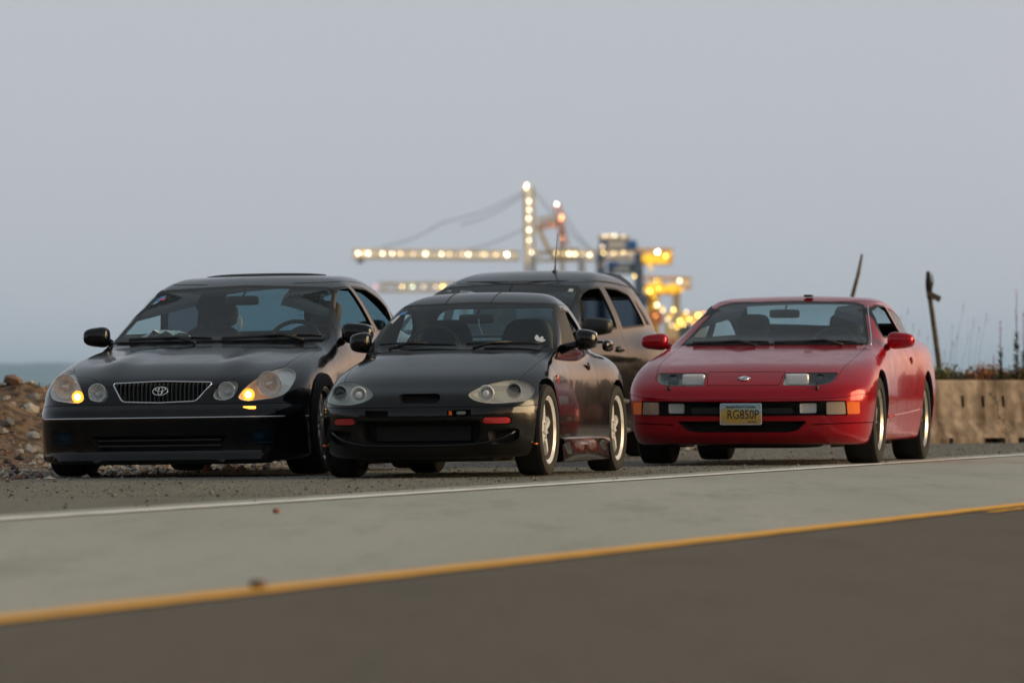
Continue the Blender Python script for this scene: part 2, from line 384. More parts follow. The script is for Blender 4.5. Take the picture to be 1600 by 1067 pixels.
# ================================================================== car builder
class Car:
    H = .034
    def __init__(s, f, lo, hi, X, Y, yaw, roll, z, name, paintm):
        s.f = f; s.paint = paintm
        s.root = empty(name, (X, Y, z), -R(yaw), 0, -R(roll))
        P, F = nets(f, lo, hi, s.H); s.base = shell(f, P, F, .022); s.body = s.base.copy()
        s.glz = shell(f, P, F, .010)
    def surf(s, axis, a, b, lo, hi):                       # first crossing along an axis, scanning lo -> hi
        t = np.linspace(lo, hi, 900)
        if axis == 'y': v = s.f(np.full_like(t, a), t, np.full_like(t, b))
        elif axis == 'x': v = s.f(t, np.full_like(t, a), np.full_like(t, b))
        else: v = s.f(np.full_like(t, a), np.full_like(t, b), t)
        k = np.argmax(v < 0)
        return float(t[k - 1] + (t[k] - t[k - 1]) * v[k - 1] / (v[k - 1] - v[k])) if k > 0 else float(t[-1])
    def sy(s, x, z): return s.surf('y', x, z, -1.3, 1.5)
    def sx(s, y, z, sg=1): return s.surf('x', y, z, 1.2 * sg, 0)
    def sz(s, x, y): return s.surf('z', x, y, 1.8, .1)
    def nrm(s, p):
        g = grad(s.f, np.array([p], float))[0]; return Vector(g / np.linalg.norm(g))
    def cut(s, *pr):
        for p in pr: s.body = boolean(s.body, p, 'DIFFERENCE')
    def finish(s, me, name, mats, parent=None):
        n = len(me.polygons); 
        if n == 0: return None
        co = np.empty(len(me.vertices) * 3); me.vertices.foreach_get('co', co); co = co.reshape(-1, 3)
        g = grad(s.f, co); g /= np.linalg.norm(g, axis=1, keepdims=True) + 1e-9
        fn = np.empty(n * 3); me.polygons.foreach_get('normal', fn); fn = fn.reshape(-1, 3)
        lt = np.empty(n, np.int32); me.polygons.foreach_get('loop_total', lt)
        lv = np.empty(len(me.loops), np.int32); me.loops.foreach_get('vertex_index', lv)
        fl = np.repeat(fn, lt, axis=0); gl = g[lv]; d = (fl * gl).sum(1)
        pi = np.repeat(np.arange(n), lt)
        mn = np.full(n, 9.); np.minimum.at(mn, pi, np.abs(d)); sm = np.repeat(mn, lt) > .80
        N = np.where(sm[:, None], gl * np.sign(d)[:, None], fl)
        s_ = np.bincount(pi, d, n) / lt
        me.shade_smooth(); me.normals_split_custom_set(N.tolist())
        o = link(name, me, mats, parent or s.root)
        if len(mats) > 1: me.polygons.foreach_set('material_index', (s_ < .5).astype(np.int32))
        return o
    def window(s, poly, axis, lo, hi, gm, name='side_window', seal=.018, parent=None, is_open=False):
        big = prism(poly, axis, lo, hi); small = offset(poly, -seal)
        sl = boolean(boolean(s.base, prism(offset(poly, -.001), axis, lo, hi), 'INTERSECT'), prism(small, axis, lo - .1, hi + .1), 'DIFFERENCE')
        g = None if is_open else s.finish(boolean(s.glz, prism(offset(small, -.0005), axis, lo, hi), 'INTERSECT'), name, [gm], parent)
        s.finish(sl, 'window_seal', [M['rubber'], M['dark']], g)
        s.cut(big); return g
    def lens(s, poly, axis, lo, hi, m, name, src=None, parent=None):
        return s.finish(boolean(s.glz, prism(offset(poly, -.004), axis, lo, hi), 'INTERSECT'), name, [m], parent)
    def panel(s, poly, axis, lo, hi, name, gap=.0035, parent=None):
        p = s.finish(boolean(s.body, prism(offset(poly, -gap), axis, lo, hi), 'INTERSECT'), name, [s.paint, M['dark']], parent)
        s.cut(prism(poly, axis, lo, hi)); return p
    def bowl(s, poly, depth, m, name, parent, shrink=.7, inset=.012):       # lamp housing behind a front lens
        q = offset(poly, -.002); n = len(q); cx = sum(p[0] for p in q) / n; cz = sum(p[1] for p in q) / n
        V = []; L = []
        for (x, z) in q: V.append((x, s.sy(x, z) + inset, z))
        yb = max(v[1] for v in V)
        ym = sum(v[1] for v in V) / n
        for j, (k, t) in enumerate(((.93, .35), (shrink, 1.))):
            for i, (x, z) in enumerate(q): V.append((cx + (x - cx) * k, V[i][1] * (1 - t) + (max(V[i][1], ym) + depth) * t, cz + (z - cz) * k))
        F = []
        for j in range(2):
            for i in range(n): F.append((j * n + i, j * n + (i + 1) % n, (j + 1) * n + (i + 1) % n, (j + 1) * n + i))
        F.append(tuple(2 * n + i for i in range(n)))
        return link(name, mesh(V, F), m, parent)
    def patch(s, pts, m, name, parent=None, axis='y', off=.004, th=.003):    # a flat sticker or badge laid on the skin
        V = []; 
        for (a, b) in pts:
            p = (a, s.sy(a, b), b) if axis == 'y' else (a, b, s.sz(a, b)) if axis == 'z' else None
            nn = s.nrm(p); V.append(Vector(p) + nn * off)
        n = len(V); W = [v - s.nrm(v) * th for v in V]
        F = [tuple(range(n)), tuple(reversed(range(n, 2 * n)))] + [(i, n + i, n + (i + 1) % n, (i + 1) % n) for i in range(n)]
        return link(name, mesh(V + W, F), m, parent or s.root)
    def text(s, body, size, x, z, m, name, off=.004, flip=False, sx=1.0, parent=None):
        me = text_mesh(body, size, .0008, flip=flip, sx=sx)
        for v in me.vertices:
            px, pz = x + v.co.x, z + v.co.y; p = Vector((px, s.sy(px, pz), pz)); v.co = p + s.nrm(p) * off
        return link(name, me, m, parent or s.root)

def car_sdf(p):
    T, W, S, Fz, Rz, Bz = tab(p['T']), tab(p['W']), tab(p['S']), tab(p['F']), tab(p['R']), tab(p['B'])
    G, Rf, WSy, RWy, TP = tab(p['G']), tab(p['RF']), tab(p['WS']), tab(p['RW']), tab(p['TP'])
    crown = tab(p['crown']); hump = p.get('hump')
    def f(x, y, z):
        ax = np.abs(x); u = ax / p['w']
        side = ax - (W(y) - S(z))
        if hump: pass
        front = (Fz(z) + p['sweep'] * u**p['sp'] - y) * .9
        rear = (y - (Rz(z) - p['rsweep'] * u**2.5)) * .9
        t = T(y) - crown(y) * u**2
        if p.get('top'): t = t + p['top'](ax, y)
        d = smax(side, smax(front, rear, .02), p['kc'])
        d = smax(d, z - t, p['ks']); d = smax(d, Bz(y) - z, .04)
        if p.get('extra'): d = p['extra'](d, ax, y, z)
        gw = (WSy(z) + p['cw'] * x * x - y) * p.get('fw', .45)
        gr = (y - (RWy(z) - p['cr'] * x * x)) * p.get('fr', .45)
        gs = ax - (G(z) - TP(y)); gt = z - (Rf(y) - p['rc'] * x * x)
        e = smax(gs, gw, p['ka']); e = smax(e, gr, .1); e = smax(e, gt, p['kr']); e = smax(e, p['gz'] - z, .02); e = smax(e, rear, .02)
        return smin(d, e, p['kj'])
    return f
def tire_wheel(car, x, y, r, w, rimr, rim_m, style, sg, out=0.0):
    t = empty('wheel', (0, 0, 0)); t.parent = car.root; t.location = (x, y, r)
    b = MB(); h = w / 2; k = .018
    prof = [(-h * .86, rimr), (-h * .98, rimr + .012), (-h * 1.03, rimr + (r - rimr) * .45), (-h, r - k * 1.4), (-h * .93, r - k * .45), (-h * .8, r - .003), (-h * .4, r)]
    prof += [(-t_, q) for t_, q in reversed(prof)]
    b.lathe(prof, n=72)
    for gx in (-.5, -.17, .17, .5): b.lathe([(gx * h * 1.3 - .004, r + .0005), (gx * h * 1.3 - .004, r - .006), (gx * h * 1.3 + .004, r - .006), (gx * h * 1.3 + .004, r + .0005)], n=72, mi=1)
    b.build('tyre', [M['tyre'], M['black']], t, True, ang=35)
    b = MB(); o = h * .90
    b.lathe([(s_ * sg, q) for s_, q in [(-o, rimr + .004), (-o, rimr - .012), (-o * .3, rimr - .035), (o * .50, rimr - .030), (o * .84, rimr - .022)]], n=64, mi=1); b.lathe([(s_ * sg, q) for s_, q in [(o * .84, rimr - .022), (o * .9, rimr - .014), (o, rimr - .002), (o * .98, rimr + .012), (o * .9, rimr + .008)]], n=64)
    hubx = o * (.55 + out)
    b.lathe([(s_ * sg, q) for s_, q in [(hubx - .05, .075), (hubx - .004, .07), (hubx + .004, .058), (hubx + .004, .034), (hubx + .014, .03), (hubx + .014, .0005)]], n=32)
    ns, ww, wr = {'five': (5, .062, .036), 'six': (6, .056, .034), 'twist': (5, .085, .045), 'ten': (10, .026, .022)}[style]
    for i in range(ns):
        a = 2 * math.pi * i / ns + .3
        sl = [(.055, wr * 1.1, 0), (rimr * .5, wr * .8, .004), (rimr * .78, wr * .9, 0), (rimr - .02, ww * .9, -.012)]
        V = []
        for (rr, hw, dx) in sl:
            tw = (.35 * (rr / rimr - .4) if style == 'twist' else 0)
            for (qx, qw) in ((-.028, -hw), (0, -hw * .6), (.004, 0), (0, hw * .6), (-.028, hw)):
                aa = a + tw
                V.append(((hubx + dx + qx) * sg, rr * math.cos(aa) - qw * math.sin(aa), rr * math.sin(aa) + qw * math.cos(aa)))
        F = [(j * 5 + q, j * 5 + q + 1, (j + 1) * 5 + q + 1, (j + 1) * 5 + q) for j in range(3) for q in range(4)] + [(j * 5 + 4, j * 5, (j + 1) * 5, (j + 1) * 5 + 4) for j in range(3)]
        b.add(V, F)
        b.lathe([((hubx + .004) * sg, .0075), ((hubx + .014) * sg, .0075), ((hubx + .014) * sg, .0004)], c=(0, .047 * math.cos(a + .6), .047 * math.sin(a + .6)), n=8)
    b.build('rim', [rim_m, M['shaded_barrel']], t, True, ang=40)
    b = MB(); b.lathe([(-.004 * sg, .12), (-.004 * sg, rimr * .62), (.012 * sg, rimr * .72), (.012 * sg, .10)], n=40); b.build('brake_disc', M['disc'], t, True, ang=40)
    return t
def arch_cut(y, z, r, x0, x1, low=-.4, sq=1.0):
    n = 40; p = [(y + r * math.cos(a), z + r * sq * math.sin(a)) for a in [math.pi * i / n for i in range(n + 1)]] + [(y - r, low), (y + r, low)]
    return prism(p, 'x', x0, x1)
def liner(car, y, z, r, x0, x1):
    b = MB(); n = 28; V = []
    for xx in (x0, x1):
        for i in range(n + 1):
            a = math.pi * (i / n) ; V.append((xx, y + r * math.cos(a), z + r * math.sin(a)))
    V += [(x0, y - r, .12), (x0, y + r, .12)]
    F = [(i, i + 1, n + 2 + i, n + 1 + i) for i in range(n)] + [tuple(range(n + 1)) + (2 * n + 2, 2 * n + 3)]
    b.add(V, F); b.build('wheel_arch_liner', M['dark'], car.root, True, ang=30)
def fluted(m, c, r, d, n=22, parent=None, name='lamp_bowl', ring=True):
    b = MB(); V = []; F = []; c = Vector(c); N = n * 2; prof = [(r, 0), (r * .86, d * .35), (r * .6, d * .75), (r * .3, d)]
    for i in range(N):
        a = 2 * math.pi * i / N
        for j, (q, t) in enumerate(prof): V.append(c + Vector((q * math.cos(a), t + (.007 if i % 2 and 0 < j else 0), q * math.sin(a))))
    for i in range(N):
        for j in range(3): F.append((i * 4 + j, ((i + 1) % N) * 4 + j, ((i + 1) % N) * 4 + j + 1, i * 4 + j + 1))
    F.append(tuple(i * 4 + 3 for i in range(N))); b.add(V, F); o = b.build(name, m, parent)
    if ring:
        b = MB(); b.ring(c, (1, 0, 0), (0, 0, 1), r, r, .0032, 36, 6); b.build('bowl_rim', M['chrome'], parent, True)
    return o
def strokes(c, x0, x1, z, h, n, seed, name):          # worn decal lettering, too faint to read
    rs = random.Random(seed)
    b = MB()
    for i in range(n):
        x = x0 + (x1 - x0) * i / n; w = (x1 - x0) / n * .6
        pts = [(x + w * rs.random() * .3, z - h / 2), (x + w * rs.random(), z + h / 2 * rs.uniform(.2, 1)), (x + w, z + h / 2 * rs.uniform(-1, 1))]
        P = []
        for px, pz in pts:
            p = Vector((px, c.sy(px, pz), pz)); P.append(p + c.nrm(p) * .003)
        b.tube(P, h * .07, 4)
    o = b.build(name, M['rubber'], c.root); o['kind'] = 'stuff'; return o
def seat(car, x, y, z, h=.62, w=.25, m=None, head=True, sep=True):
    m = m or M['seat']; b = MB()
    tilt = Matrix.Rotation(R(-16), 3, 'X')
    b.supe((x, y, z + h * .45), (w, .085, h * .5), .55, .6, fn=lambda p: (p[0] * (1 - .22 * max(0, p[2] / h)), p[1] + .12 * (p[0] / w)**2 * -.4, p[2]), rot=tilt)
    b.supe((x, y - .30, z), (w, .27, .09), .5, .6)
    o = b.build('seat', m, car.root, True)
    if head:
        b = MB(); b.supe((x, y + .13 * h / .62 + .06, z + h * .98 + .055), (.13, .055, .085), .55, .6, rot=tilt)
        for q in (-.05, .05): b.tube([(x + q, y + .12, z + h * .85), (x + q, y + .15, z + h * .98 + .03)], .006, 6)
        b.build('headrest', m, o, True)
    return o
def common(car, axle, r, w, rimr, rim_m, style, tr, arch, wid, out=0):
    for (yy, ar) in ((0, arch[0]), (axle, arch[1])):
        for sg in (-1, 1):
            x0, x1 = sorted((sg * (wid - .34), sg * 1.3))
            car.cut(arch_cut(yy, ar[1], ar[0], x0, x1))
            liner(car, yy, ar[1], ar[0] + .004, sg * (wid - .335), sg * (wid - .05))
            tire_wheel(car, sg * tr, yy, r, w, rimr, rim_m, style, sg, out)
def wiper(car, x0, y0, x1, y1, lift=.02):
    b = MB(); pts = []
    for i in range(9):
        t = i / 8; x = x0 + (x1 - x0) * t; y = y0 + (y1 - y0) * t; pts.append((x, y, car.sz(x, y) + lift))
    b.tube(pts, .007, 6); b.tube([(p[0], p[1] - .008, p[2] - .006) for p in pts[2:]], .009, 5)
    mid = pts[5]; pv = (x0 + (x1 - x0) * .15, y0 - .10, car.sz(x0 + (x1 - x0) * .15, y0 - .10) + .012)
    b.tube([pv, ((pv[0] + mid[0]) / 2, (pv[1] + mid[1]) / 2, (pv[2] + mid[2]) / 2 + .02), mid], [.012, .010, .007], 6)
    return b.build('wiper', M['black'], car.root, True)
def inner_mirror(car, x, y, z, w=.11, h=.032, sl=2.6):
    b = MB(); b.supe((x, y, z), (w, .018, h), .35, .5); b.tube([(x, y, z + h * .6), (x, y + .02 + .03 * sl, z + h + .03)], .007, 6)
    return b.build('rear_view_mirror', M['plastic'], car.root, True)
def steering(car, x, y, z, r=.18):
    b = MB(); up = Vector((0, .42, .91)).normalized()
    b.ring((x, y, z), (1, 0, 0), up, r, r, .015, 40, 8); n = up.cross(Vector((1, 0, 0)))
    b.supe((x, y - .01, z), (.07, .03, .05), .6, .6)
    for a in (0, math.pi, -math.pi / 2): b.tube([(x, y, z), Vector((x, y, z)) + Vector((1, 0, 0)) * r * math.cos(a) + up * r * math.sin(a)], .013, 6)
    b.tube([(x, y, z), (x, y - .3, z - .12)], .03, 8)
    return b.build('steering_wheel', M['plastic'], car.root, True, ang=50)
def dash(car, y0, y1, z, w, hood_x):
    b = MB(); n = 14; V = []
    for i in range(n + 1):
        x = -w + 2 * w * i / n; hmp = .045 * math.exp(-((x - hood_x) / .17)**2)
        yf = y0 + .12 * (x / w)**2
        for (yy, zz) in ((yf, z - .05), ((yf + y1) / 2, z - .01 + hmp * .4), (y1 - .04, z + hmp), (y1, z - .02 + hmp), (y1, z - .45)): V.append((x, yy, zz))
    F = [(i * 5 + k, i * 5 + k + 1, (i + 1) * 5 + k + 1, (i + 1) * 5 + k) for i in range(n) for k in range(4)]
    b.add(V, F); return b.build('dashboard', M['cabin'], car.root, True, ang=40)
def cowl(car, w, y0, c, dz=0, h=.012):
    b = MB(); n = 24; V = []
    for i in range(n + 1):
        x = -w + 2 * w * i / n
        for yy in (-.05, 0.03):
            Y = y0 + c * x * x + yy; V.append((x, Y, car.sz(x, Y) + h))
    F = [(i * 2, i * 2 + 1, i * 2 + 3, i * 2 + 2) for i in range(n)]; b.add(V, F)
    return b.build('cowl_panel', M['plastic'], car.root, True)
def side_mirror(car, p, rad, m, sg, stalk=True, e=.5):
    b = MB(); x, y, z = p
    def fn(q):
        k = 1 - .16 * (q[0] * sg / rad[0]); return (q[0], q[1] * (1 if q[1] < 0 else .35), q[2] * k)
    b.supe((x, y, z), rad, .62, e, 28, 16, fn=fn)
    o = b.build('wing_mirror', m, car.root, True)
    b = MB(); xs = car.sx(y + .06, z - rad[2] * .9, sg)
    b.tube([(xs - .02 * sg, y + .06, z - rad[2] * 1.0), (x - rad[0] * .75 * sg, y + .02, z - rad[2] * .35)], [.032, .022], 8)
    b.build('mirror_arm', m, o, True)
    b = MB(); b.supe((x, y + rad[1] * .37, z), (rad[0] * .88, .004, rad[2] * .82), .3, .4); b.build('mirror_glass', M['chrome'], o, True)
    return o
def handle(car, y, z, sg, kind, m):
    x = car.sx(y, z, sg); b = MB()
    if kind == 'bar':
        b.supe((x + .012 * sg, y, z), (.012, .085, .014), .5, .6); o = b.build('door_handle', m, car.root, True)
        b = MB(); b.supe((x + .0 * sg, y - .02, z), (.006, .05, .035), .7, .7); b.build('handle_recess', M['dark'], o, True)
    else:
        b.supe((x - .002 * sg, y, z), (.004, .030, .045), .4, .5); o = b.build('door_handle', M['dark'], car.root, True)
        b = MB(); b.supe((x + .001 * sg, y, z + .016), (.006, .026, .020), .4, .5); b.build('handle_flap', m, o, True)
    return o

# ================================================================== the red coupe
pz = dict(gz=.74, w=.895, sweep=.15, sp=2.6, rsweep=.12, kc=.26, ks=.13, kj=.05, cw=.22, cr=.15, fw=.36, fr=.4, ka=.07, kr=.08, rc=.055,
    T=[(-1.0,.56),(-.86,.63),(-.72,.672),(-.5,.715),(-.2,.765),(.1,.81),(.4,.852),(.7,.885),(1.3,.91),(2.4,.93),(3.0,.95),(3.3,.94),(3.6,.90)],
    crown=[(-1,.02),(-.4,.035),(.4,.03),(1,.03),(3.4,.03)],
    W=[(-.95,.865),(-.4,.885),(0,.898),(.45,.885),(1.1,.875),(1.8,.888),(2.4,.905),(2.8,.89),(3.4,.84)],
    S=[(.1,.075),(.2,.04),(.35,.012),(.48,.001),(.6,.005),(.72,.018),(.82,.038),(.95,.085)],
    F=[(.10,-.74),(.16,-.80),(.22,-.865),(.3,-.885),(.36,-.895),(.45,-.90),(.52,-.885),(.56,-.85),(.62,-.76),(.68,-.66),(.8,-.45)],
    R=[(.1,3.3),(.3,3.40),(.5,3.43),(.7,3.42),(.9,3.38)],
    B=[(-.9,.155),(-.5,.14),(.3,.16),(2.2,.16),(3.3,.24)],
    WS=[(.7,.10),(.86,.50),(.95,.76),(1.05,1.02),(1.195,1.42),(1.3,1.75)],
    RF=[(.9,1.20),(1.35,1.218),(1.6,1.238),(1.85,1.245),(2.2,1.232),(2.6,1.175),(3.0,1.08),(3.3,.975),(3.45,.90)],
    RW=[(.8,3.6),(1.2,3.15)],
    G=[(.8,.80),(.88,.782),(1.0,.72),(1.1,.675),(1.2,.625),(1.28,.55)],
    TP=[(0,0),(1.8,-.005),(2.4,.015),(3.2,.10)])
fz = car_sdf(pz)
Z = Car(fz, (-1.05, -1.15, .02), (1.05, 3.6, 1.35), 1.815, 41.35, 11.8, 0.2, -.001, 'red_coupe', M['paint_Z'])
tag(Z.root, 'red two-door coupe with a yellow and blue front licence plate, at the right', 'car')
def mk_Z(c):
    P = c.paint; rt = c.root
    # glasshouse
    ws = rnd([(-.70,.868),(-.70,.862),(.70,.862),(.70,.868),(.555,1.168),(.48,1.192),(0,1.205),(-.48,1.192),(-.555,1.168)], .03)
    c.window(ws, 'y', -.2, 1.62, M['glass'], 'windshield', .016)
    c.window(rnd([(-.52,2.36),(.52,2.36),(.62,3.05),(0,3.16),(-.62,3.05)], .05), 'z', .7, 1.5, M['glass'], 'rear_window', .02)
    for sg in (-1, 1):
        lo, hi = sorted((sg * .35, sg * 1.2))
        c.window(rnd([(.90,.915),(1.00,.985),(1.30,1.135),(1.50,1.172),(1.80,1.170),(2.02,.925)], .03), 'x', lo, hi, M['glass_side'], 'side_window', .014, is_open=sg > 0)
        c.window(rnd([(1.88,1.155),(2.2,1.140),(2.60,1.070),(2.98,.955),(2.10,.930)], .03), 'x', lo, hi, M['glass_side'], 'quarter_window', .014)
    common(c, 2.45, .315, .235, .215, M['silver'], 'twist', .755, ((.355, .325), (.35, .33)), .895, .1)
    # lamps
    hl = [(.285,.563),(.285,.657),(.655,.657),(.64,.60),(.60,.572),(.50,.563)]
    for sg in (-1, 1):
        p = rnd([(sg * a, b) for a, b in hl], .018)
        h = c.bowl(p, .10, M['grey_bowl'], 'headlight', rt, .82)
        c.lens(p, 'y', -1.3, -.1, M['lens'], 'headlight_lens', parent=h)
        y0 = c.sy(sg * .36, .61) + .065
        b = MB(); b.supe((sg * .375, y0 - .022, .609), (.082, .025, .040), .3, .3); b.build('reflector', M['facet'], h)
        y1 = c.sy(sg * .53, .61) + .07
        b = MB(); b.lathe([(-.02, .042), (.0, .036), (.03, .03)], (sg * .53, y1, .606), 28, ax='y'); b.build('projector_ring', M['chrome'], h, True)
        b = MB(); b.supe((sg * .53, y1 + .012, .606), (.034, .02, .034), .9, .9); b.build('projector', M['bulblens'], h, True)
        c.cut(prism(p, 'y', -1.3, -.1))
        b = MB(); yy = c.sy(sg * .535, .545); b.supe((sg * .535, yy - .01, .548), (.011, .012, .020), .8, .8); b.tube([(sg * .535, yy, .55), (sg * .535, yy + .02, .575)], .006, 6)
        b.build('washer_nozzle', M['black'], rt, True)
    # slot between bumper halves with lamps at its ends
    slot = rnd([(-.745,.352),(-.735,.456),(0,.450),(.735,.456),(.745,.352),(0,.346)], .012)
    gb = c.bowl(slot, .05, M['grey_plastic'], 'bumper_slot', rt, .97, .03)
    for sg in (-1, 1):
        sp = rnd([(sg * .735,.360),(sg * .728,.448),(sg * .605,.446),(sg * .605,.358)], .012)
        a = c.finish(boolean(c.glz, prism(sp, 'y', -1.3, -.3), 'INTERSECT'), 'turn_signal', [M['clearplastic']])
        sp2 = rnd([(sg * .82,.362),(sg * .82,.446),(sg * .742,.450),(sg * .745,.360)], .01)
        a2 = c.finish(boolean(c.base, prism(sp2, 'y', -1.3, -.3), 'INTERSECT'), 'side_reflector', [M['amber']])
        fp = rnd([(sg * .535,.368),(sg * .535,.440),(sg * .415,.438),(sg * .415,.366)], .014)
        fg = c.bowl(fp, .04, M['reflector'], 'fog_light', rt, .7, .012)
        c.lens(fp, 'y', -1.3, -.3, M['haze_lens'], 'fog_light_lens', parent=fg)
        c.cut(prism(sp2, 'y', -1.3, -.3))
    c.cut(prism(slot, 'y', -1.3, -.30))
    for sg in (-1, 1):
        b = MB(); b.supe((sg * .25, -.855, .385), (.115, .01, .021), .2, .2); b.build('air_slot', M['dark'], gb)
    mouth = rnd([(-.47,.312),(.47,.312),(.40,.245),(.33,.232),(-.33,.232),(-.40,.245)], .02)
    c.bowl(mouth, .10, M['dark'], 'lower_intake', rt, .9, .02); c.cut(prism(mouth, 'y', -1.3, -.4))
    for sg in (-1, 1): c.cut(prism([(sg * .50, .283), (sg * .95, .300), (sg * .95, .306), (sg * .50, .290)], 'y', -1.3, .0))
    # panels
    c.panel([(-1.4,.05),(-1.4,.462),(-.88,.468),(-.70,.500),(-.36,.518),(-.28,.518),(-.28,.05)], 'x', -1.2, 1.2, 'front_bumper')
    c.panel(rnd([(-.28,.665),(.28,.665),(.26,.565),(-.26,.565)], .006), 'y', -1.3, -.3, 'nose_panel')
    c.panel(rnd([(-.655,-.715),(.655,-.715),(.69,-.3),(.70,.2),(.69,.66),(0,.50),(-.69,.66),(-.70,.2),(-.69,-.3)], .03), 'z', .5, 1.0, 'hood')
    for sg in (-1, 1):
        lo, hi = sorted((sg * .3, sg * 1.2))
        d = c.panel(rnd([(.50,.20),(.52,.80),(.72,.90),(1.27,1.165),(1.50,1.20),(1.82,1.196),(2.08,.93),(1.86,.55),(1.75,.20)], .03), 'x', lo, hi, 'door')
        side_mirror(c, (sg * .920, .76, .895), (.100, .09, .060), P, sg)
        handle(c, 1.72, .735, sg, 'flap', P)
        b = MB(); b.tube([(c.sx(yy, zz, sg) + .002 * sg, yy, zz) for yy, zz in [(.36, .335), (.8, .345), (1.4, .36), (1.98, .385)]], .007, 6); b.build('side_moulding', P, rt, True)
        # bright A-pillar strip
        if sg == 1:
            b = MB(); pts = []
            for t in [i / 10 for i in range(11)]:
                x = .722 - .148 * t; z = .862 + .31 * t; pts.append((x, c.sy(x, z) - .002, z))
            b.tube(pts, .005, 5); b.build('pillar_trim', M['chrome'], rt, True)
    tailp = rnd([(-.80,.62),(.80,.62),(.80,.78),(-.80,.78)], .03)
    t = c.finish(boolean(c.base, prism(tailp, 'y', 2.9, 3.8), 'INTERSECT'), 'tail_light', [M['red_lens']]); c.cut(prism(tailp, 'y', 2.9, 3.8))
    c.finish(c.body, 'body', [P, M['dark']])
    # badge and plate
    zc = .612; y = c.sy(0, zc); b = MB(); n = c.nrm((0, y, zc)); u = Vector((1, 0, 0)); v = u.cross(n) * -1
    o = Vector((0, y, zc)) + n * .006; b.ring(o, u, v, .030, .026, .0045, 32, 6); b.box(o + n * .002, (.088, .008, .017), bev=.003, rot=Matrix((u, -n, v)).transposed()); b.build('badge', M['chrome'], rt, True, ang=40)
    plate(c, 0.0, .362, -.915)
    # cabin
    dash(c, .62, 1.02, .86, .66, .36); steering(c, .36, 1.08, .83, .175)
    for x in (-.36, .36): seat(c, x, 1.62, .42, .56, .24, head=True)
    inner_mirror(c, -.035, 1.30, 1.105, .115, .032)
    cowl(c, .66, .50, .28); wiper(c, .62, .56, .02, .47); wiper(c, -.02, .47, -.60, .55)
    b = MB(); b.box((0, 1.9, .25), (1.4, 2.6, .06)); b.box((0, .30, .5), (1.3, .04, .5)); b.box((0, 2.55, .72), (1.2, .9, .05)); b.build('cabin_floor', M['cabin'], rt)
    b = MB(); b.supe((.10, 1.60, 1.243), (.035, .05, .009), .5, .6); b.build('roof_vent', M['plastic'], rt, True)
    b = MB(); b.supe((.05, -.2, .15), (.42, .3, .035), .4, .5); b.build('undertray', M['dark'], rt, True)
    b = MB(); n = 20; w = .62
    for i in range(n):
        pass
    b.supe((.0, 3.30, .975), (.62, .09, .014), .5, .6); b.build('rear_spoiler', P, rt, True)
def plate(c, x, z, y):
    m = bpy.data.materials.new('plate_print'); m.use_nodes = True; nt = m.node_tree; b = nt.nodes['Principled BSDF']; b.inputs['Roughness'].default_value = .35
    tc = nt.nodes.new('ShaderNodeTexCoord'); sp = nt.nodes.new('ShaderNodeSeparateXYZ'); nt.links.new(tc.outputs['Object'], sp.inputs[0])
    ns = nt.nodes.new('ShaderNodeTexNoise'); ns.inputs['Scale'].default_value = 13; nt.links.new(tc.outputs['Object'], ns.inputs['Vector'])
    ad = nt.nodes.new('ShaderNodeMath'); ad.operation = 'MULTIPLY_ADD'; ad.inputs[1].default_value = .12; nt.links.new(ns.outputs[0], ad.inputs[0]); nt.links.new(sp.outputs[2], ad.inputs[2])
    mr = nt.nodes.new('ShaderNodeMapRange'); mr.inputs[1].default_value = -.02; mr.inputs[2].default_value = .14; nt.links.new(ad.outputs[0], mr.inputs[0])
    cr = nt.nodes.new('ShaderNodeValToRGB'); nt.links.new(mr.outputs[0], cr.inputs[0]); e = cr.color_ramp.elements
    e[0].position = 0; e[0].color = (.42, .34, .22, 1); e[1].position = 1; e[1].color = (.20, .42, .62, 1)
    for p_, q in ((.28, (.55, .34, .05)), (.5, (.62, .40, .10)), (.66, (.42, .40, .22)), (.8, (.42, .55, .58))):
        k = e.new(p_); k.color = (*q, 1)
    nt.links.new(cr.outputs[0], b.inputs['Base Color'])
    t = empty('licence_plate', (x, y, z)); t.parent = c.root
    mb = MB(); mb.v = []; p = rnd([(-.150,-.076),(.150,-.076),(.150,.076),(-.150,.076)], .014)
    me = prism(p, 'y', -.003, .003); link('plate_border', me, M['white'], t)
    link('plate_face', prism(rnd([(-.145,-.071),(.145,-.071),(.145,.071),(-.145,.071)], .012), 'y', -.005, -.0035), m, t)
    def tx(body, size, px, pz, sx=1, nm='plate_lettering'):
        me = text_mesh(body, size, .0008, sx=sx)
        if nm == 'plate_number':
            xs = [q.co.x for q in me.vertices]; ys_ = [q.co.y for q in me.vertices]
            for q in me.vertices: q.co.x = ((q.co.x - min(xs)) / (max(xs) - min(xs)) - .5) * .226; q.co.y = ((q.co.y - min(ys_)) / (max(ys_) - min(ys_)) - .5) * .064
        for v_ in me.vertices: v_.co = Vector((px + v_.co.x, -.0065 - v_.co.z, pz + v_.co.y))
        link(nm, me, M['black'], t)
    tx('RG850P', .108, .018, -.002, .70, 'plate_number'); tx('Beautiful British Columbia', .026, 0, .052, .78, 'plate_slogan'); tx('BC Parks', .020, .085, -.055, .8, 'plate_caption')
    mb = MB(); mb.box((0, .016, 0), (.2, .03, .03)); mb.build('plate_bracket', M['plastic'], t)
mk_Z(Z)

